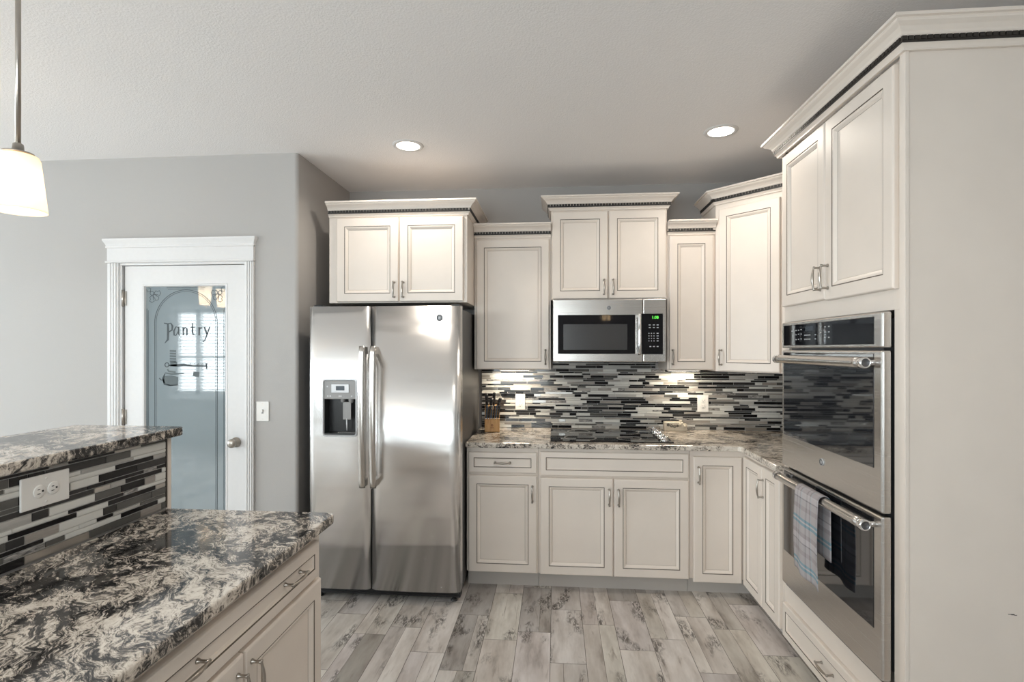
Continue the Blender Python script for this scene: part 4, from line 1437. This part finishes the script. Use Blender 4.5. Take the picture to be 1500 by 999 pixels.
A = [bm.verts.new((1.006 + p[0], 0.03, 1.169 + p[1])) for p in pr]; B = [bm.verts.new((1.006 + p[0], 0.10, 1.169 + p[1])) for p in pr]
bm.faces.new(A); bm.faces.new(B[::-1])
for i in range(len(pr)):
    k = (i + 1) % len(pr); bm.faces.new((A[i], B[i], B[k], A[k]))
bmesh.ops.recalc_face_normals(bm, faces=bm.faces[:])
mb.addbm(bm, M['cab']); mb.build('corbel', r)
slab([(-1.30, -4.05), (-0.848, -4.05)] + round_corner((-0.848, -2.000), (-0.848, -4.05), (-1.30, -2.000), 0.03) + [(-1.30, -2.000)], 1.170, 1.202, M['granite'],
     'bar_top', 'raised granite bar top above the mosaic half wall on the left', 'bar top')
plate('wide white outlet plate set sideways in the island mosaic', (-0.8725, -2.532, 1.103), PI / 2, 0.140, 0.088, 'h', 'outlet')


# ------------------------------------------------------------------ lamps
def pendant(label, x, y, zb, power, drop=True, cat='pendant lamp', grp='pendant lamps'):
    r = thing('pendant_lamp', label, cat, (x, y, zb), 0, grp)
    mb = MB()
    prof = [(0.065, 0.0), (0.0642, 0.004), (0.049, 0.146), (0.044, 0.156), (0.018, 0.160), (0.018, 0.157), (0.042, 0.153), (0.046, 0.145), (0.0615, 0.004), (0.0625, 0.0), (0.065, 0.0)]
    mb.lathe((0, 0, 0), prof, M['shade'], 40)
    mb.build('lamp_shade', r)
    mb = MB()
    mb.lathe((0, 0, 0.158), [(0, -0.02), (0.018, -0.02), (0.020, 0.0), (0.036, 0.002), (0.036, 0.006), (0.014, 0.010), (0.012, 0.030), (0.006, 0.034)], M['nickel'], 24)
    mb.build('socket_cap', r)
    mb = MB(); mb.tube([(0, 0, 0.185), (0, 0, CZ - zb - 0.02)], 0.0065, M['nickel'], 12); mb.build('rod', r)
    mb = MB(); mb.lathe((0, 0, CZ - zb), [(0, -0.001), (0.06, -0.001), (0.06, -0.010), (0.03, -0.024), (0.007, -0.028), (0, -0.028)], M['nickel'], 28); mb.build('ceiling_canopy', r)
    mb = MB(); mb.lathe((0, 0, 0.085), [(0, -0.034), (0.016, -0.030), (0.026, -0.016), (0.027, 0.0), (0.020, 0.020), (0.012, 0.032), (0.012, 0.05), (0, 0.05)], M['bulb'], 20); mb.build('bulb', r)
    l = bpy.data.lights.new('pendant_light', 'POINT'); l.energy = power; l.color = (1.0, 0.86, 0.68); l.shadow_soft_size = 0.03
    o = bpy.data.objects.new('pendant_light', l); o.location = (0, 0, 0.04); o.parent = r; COL.objects.link(o)
    return r


pendant('white glass pendant lamp hanging over the raised bar at the upper left', -0.965, -2.52, 1.880, 0.7)
pendant('white glass pendant lamp hanging over the near end of the bar', -0.965, -3.55, 1.880, 2.2)
pendant('white glass pendant lamp behind the camera, mirrored in the microwave door', 1.32, -5.15, 1.930, 2.2)

# dining chandelier to the left of the view (it shows reflected in the pantry glass)
r = thing('chandelier', 'three-shade nickel chandelier over the dining area, mirrored in the pantry glass', 'chandelier', (-2.31, -2.13, 1.855), 0)
mb = MB(); mb.tube([(0, 0, 0.02), (0, 0, CZ - 1.86 - 0.02)], 0.008, M['nickel']); mb.lathe((0, 0, 0.05), [(0, -0.07), (0.012, -0.06), (0.03, -0.02), (0.03, 0.03), (0.008, 0.06)], M['nickel'], 20); mb.build('stem', r)
mb = MB(); mb.lathe((0, 0, CZ - 1.86), [(0, -0.001), (0.065, -0.001), (0.06, -0.016), (0.008, -0.030), (0, -0.03)], M['nickel'], 24); mb.build('ceiling_canopy', r)
for k in range(3):
    a = (PI - 0.62, PI + 0.62, 0.0)[k]
    cx, cy = 0.205 * math.cos(a), 0.205 * math.sin(a)
    mb = MB(); mb.tube([(0.02 * math.cos(a), 0.02 * math.sin(a), 0.02), (cx * 0.5, cy * 0.5, -0.03), (cx * 0.9, cy * 0.9, -0.02), (cx, cy, 0.02)], 0.006, M['nickel']); mb.build('arm', r)
    mb = MB()
    mb.lathe((cx, cy, 0.02), [(0.0, 0.0), (0.040, 0.0), (0.056, 0.162), (0.053, 0.162), (0.037, 0.006)], M['shade_bright'], 28)
    sh = mb.build('lamp_shade', r)
    l = bpy.data.lights.new('chandelier_light', 'POINT'); l.energy = 2.2; l.color = (1.0, 0.86, 0.68); l.shadow_soft_size = 0.03
    o = bpy.data.objects.new('chandelier_light', l); o.location = (cx, cy, 0.10); o.parent = r; COL.objects.link(o)


def downlight(label, x, y, power):
    r = thing('recessed_ceiling_light', label, 'ceiling light', (x, y, CZ), 0, 'recessed ceiling lights')
    mb = MB()
    mb.lathe((0, 0, 0), [(0.066, -0.001), (0.068, -0.006), (0.088, -0.004), (0.090, -0.0005)], M['trim'], 40); mb.build('trim_ring', r)
    mb = MB(); mb.lathe((0, 0, 0), [(0, -0.0015), (0.050, -0.0020), (0.067, -0.0035)], M['lamp'], 40); mb.build('diffuser', r)
    l = bpy.data.lights.new('downlight', 'SPOT'); l.energy = power * 0.54; l.color = (1.0, 0.90, 0.78); l.spot_size = 2.85; l.spot_blend = 0.6; l.shadow_soft_size = 0.06
    o = bpy.data.objects.new('downlight', l); o.location = (0, 0, -0.03); o.parent = r; COL.objects.link(o)
    return r


downlight('round recessed ceiling light in front of the refrigerator cabinet', -0.318, -0.865, 34)
downlight('round recessed ceiling light nearest the oven tower', 1.44, -0.923, 34)
downlight('round recessed ceiling light over the kitchen aisle near the camera', 0.55, -2.9, 30)

for (x, lab, pw) in ((0.25, 'slim under-cabinet light bar above the knife block', 3.0), (1.43, 'slim under-cabinet light bar under the narrow cabinet', 2.2)):
    r = thing('under_cabinet_light', lab, 'light', (x, -0.12, 1.3535), 0, 'under-cabinet lights')
    mb = MB(); mb.box(-0.11, 0.11, -0.02, 0.02, -0.012, 0.0, M['white'], 0.002); mb.build('housing', r)
    mb = MB(); mb.box(-0.10, 0.10, -0.014, 0.014, -0.0135, -0.0118, M['strip']); mb.build('lens', r)
    l = bpy.data.lights.new('bar_light', 'AREA'); l.shape = 'RECTANGLE'; l.size = 0.2; l.size_y = 0.03; l.energy = pw; l.color = (1.0, 0.87, 0.68)
    o = bpy.data.objects.new('bar_light', l); o.location = (0, 0, -0.016); o.parent = r; COL.objects.link(o)
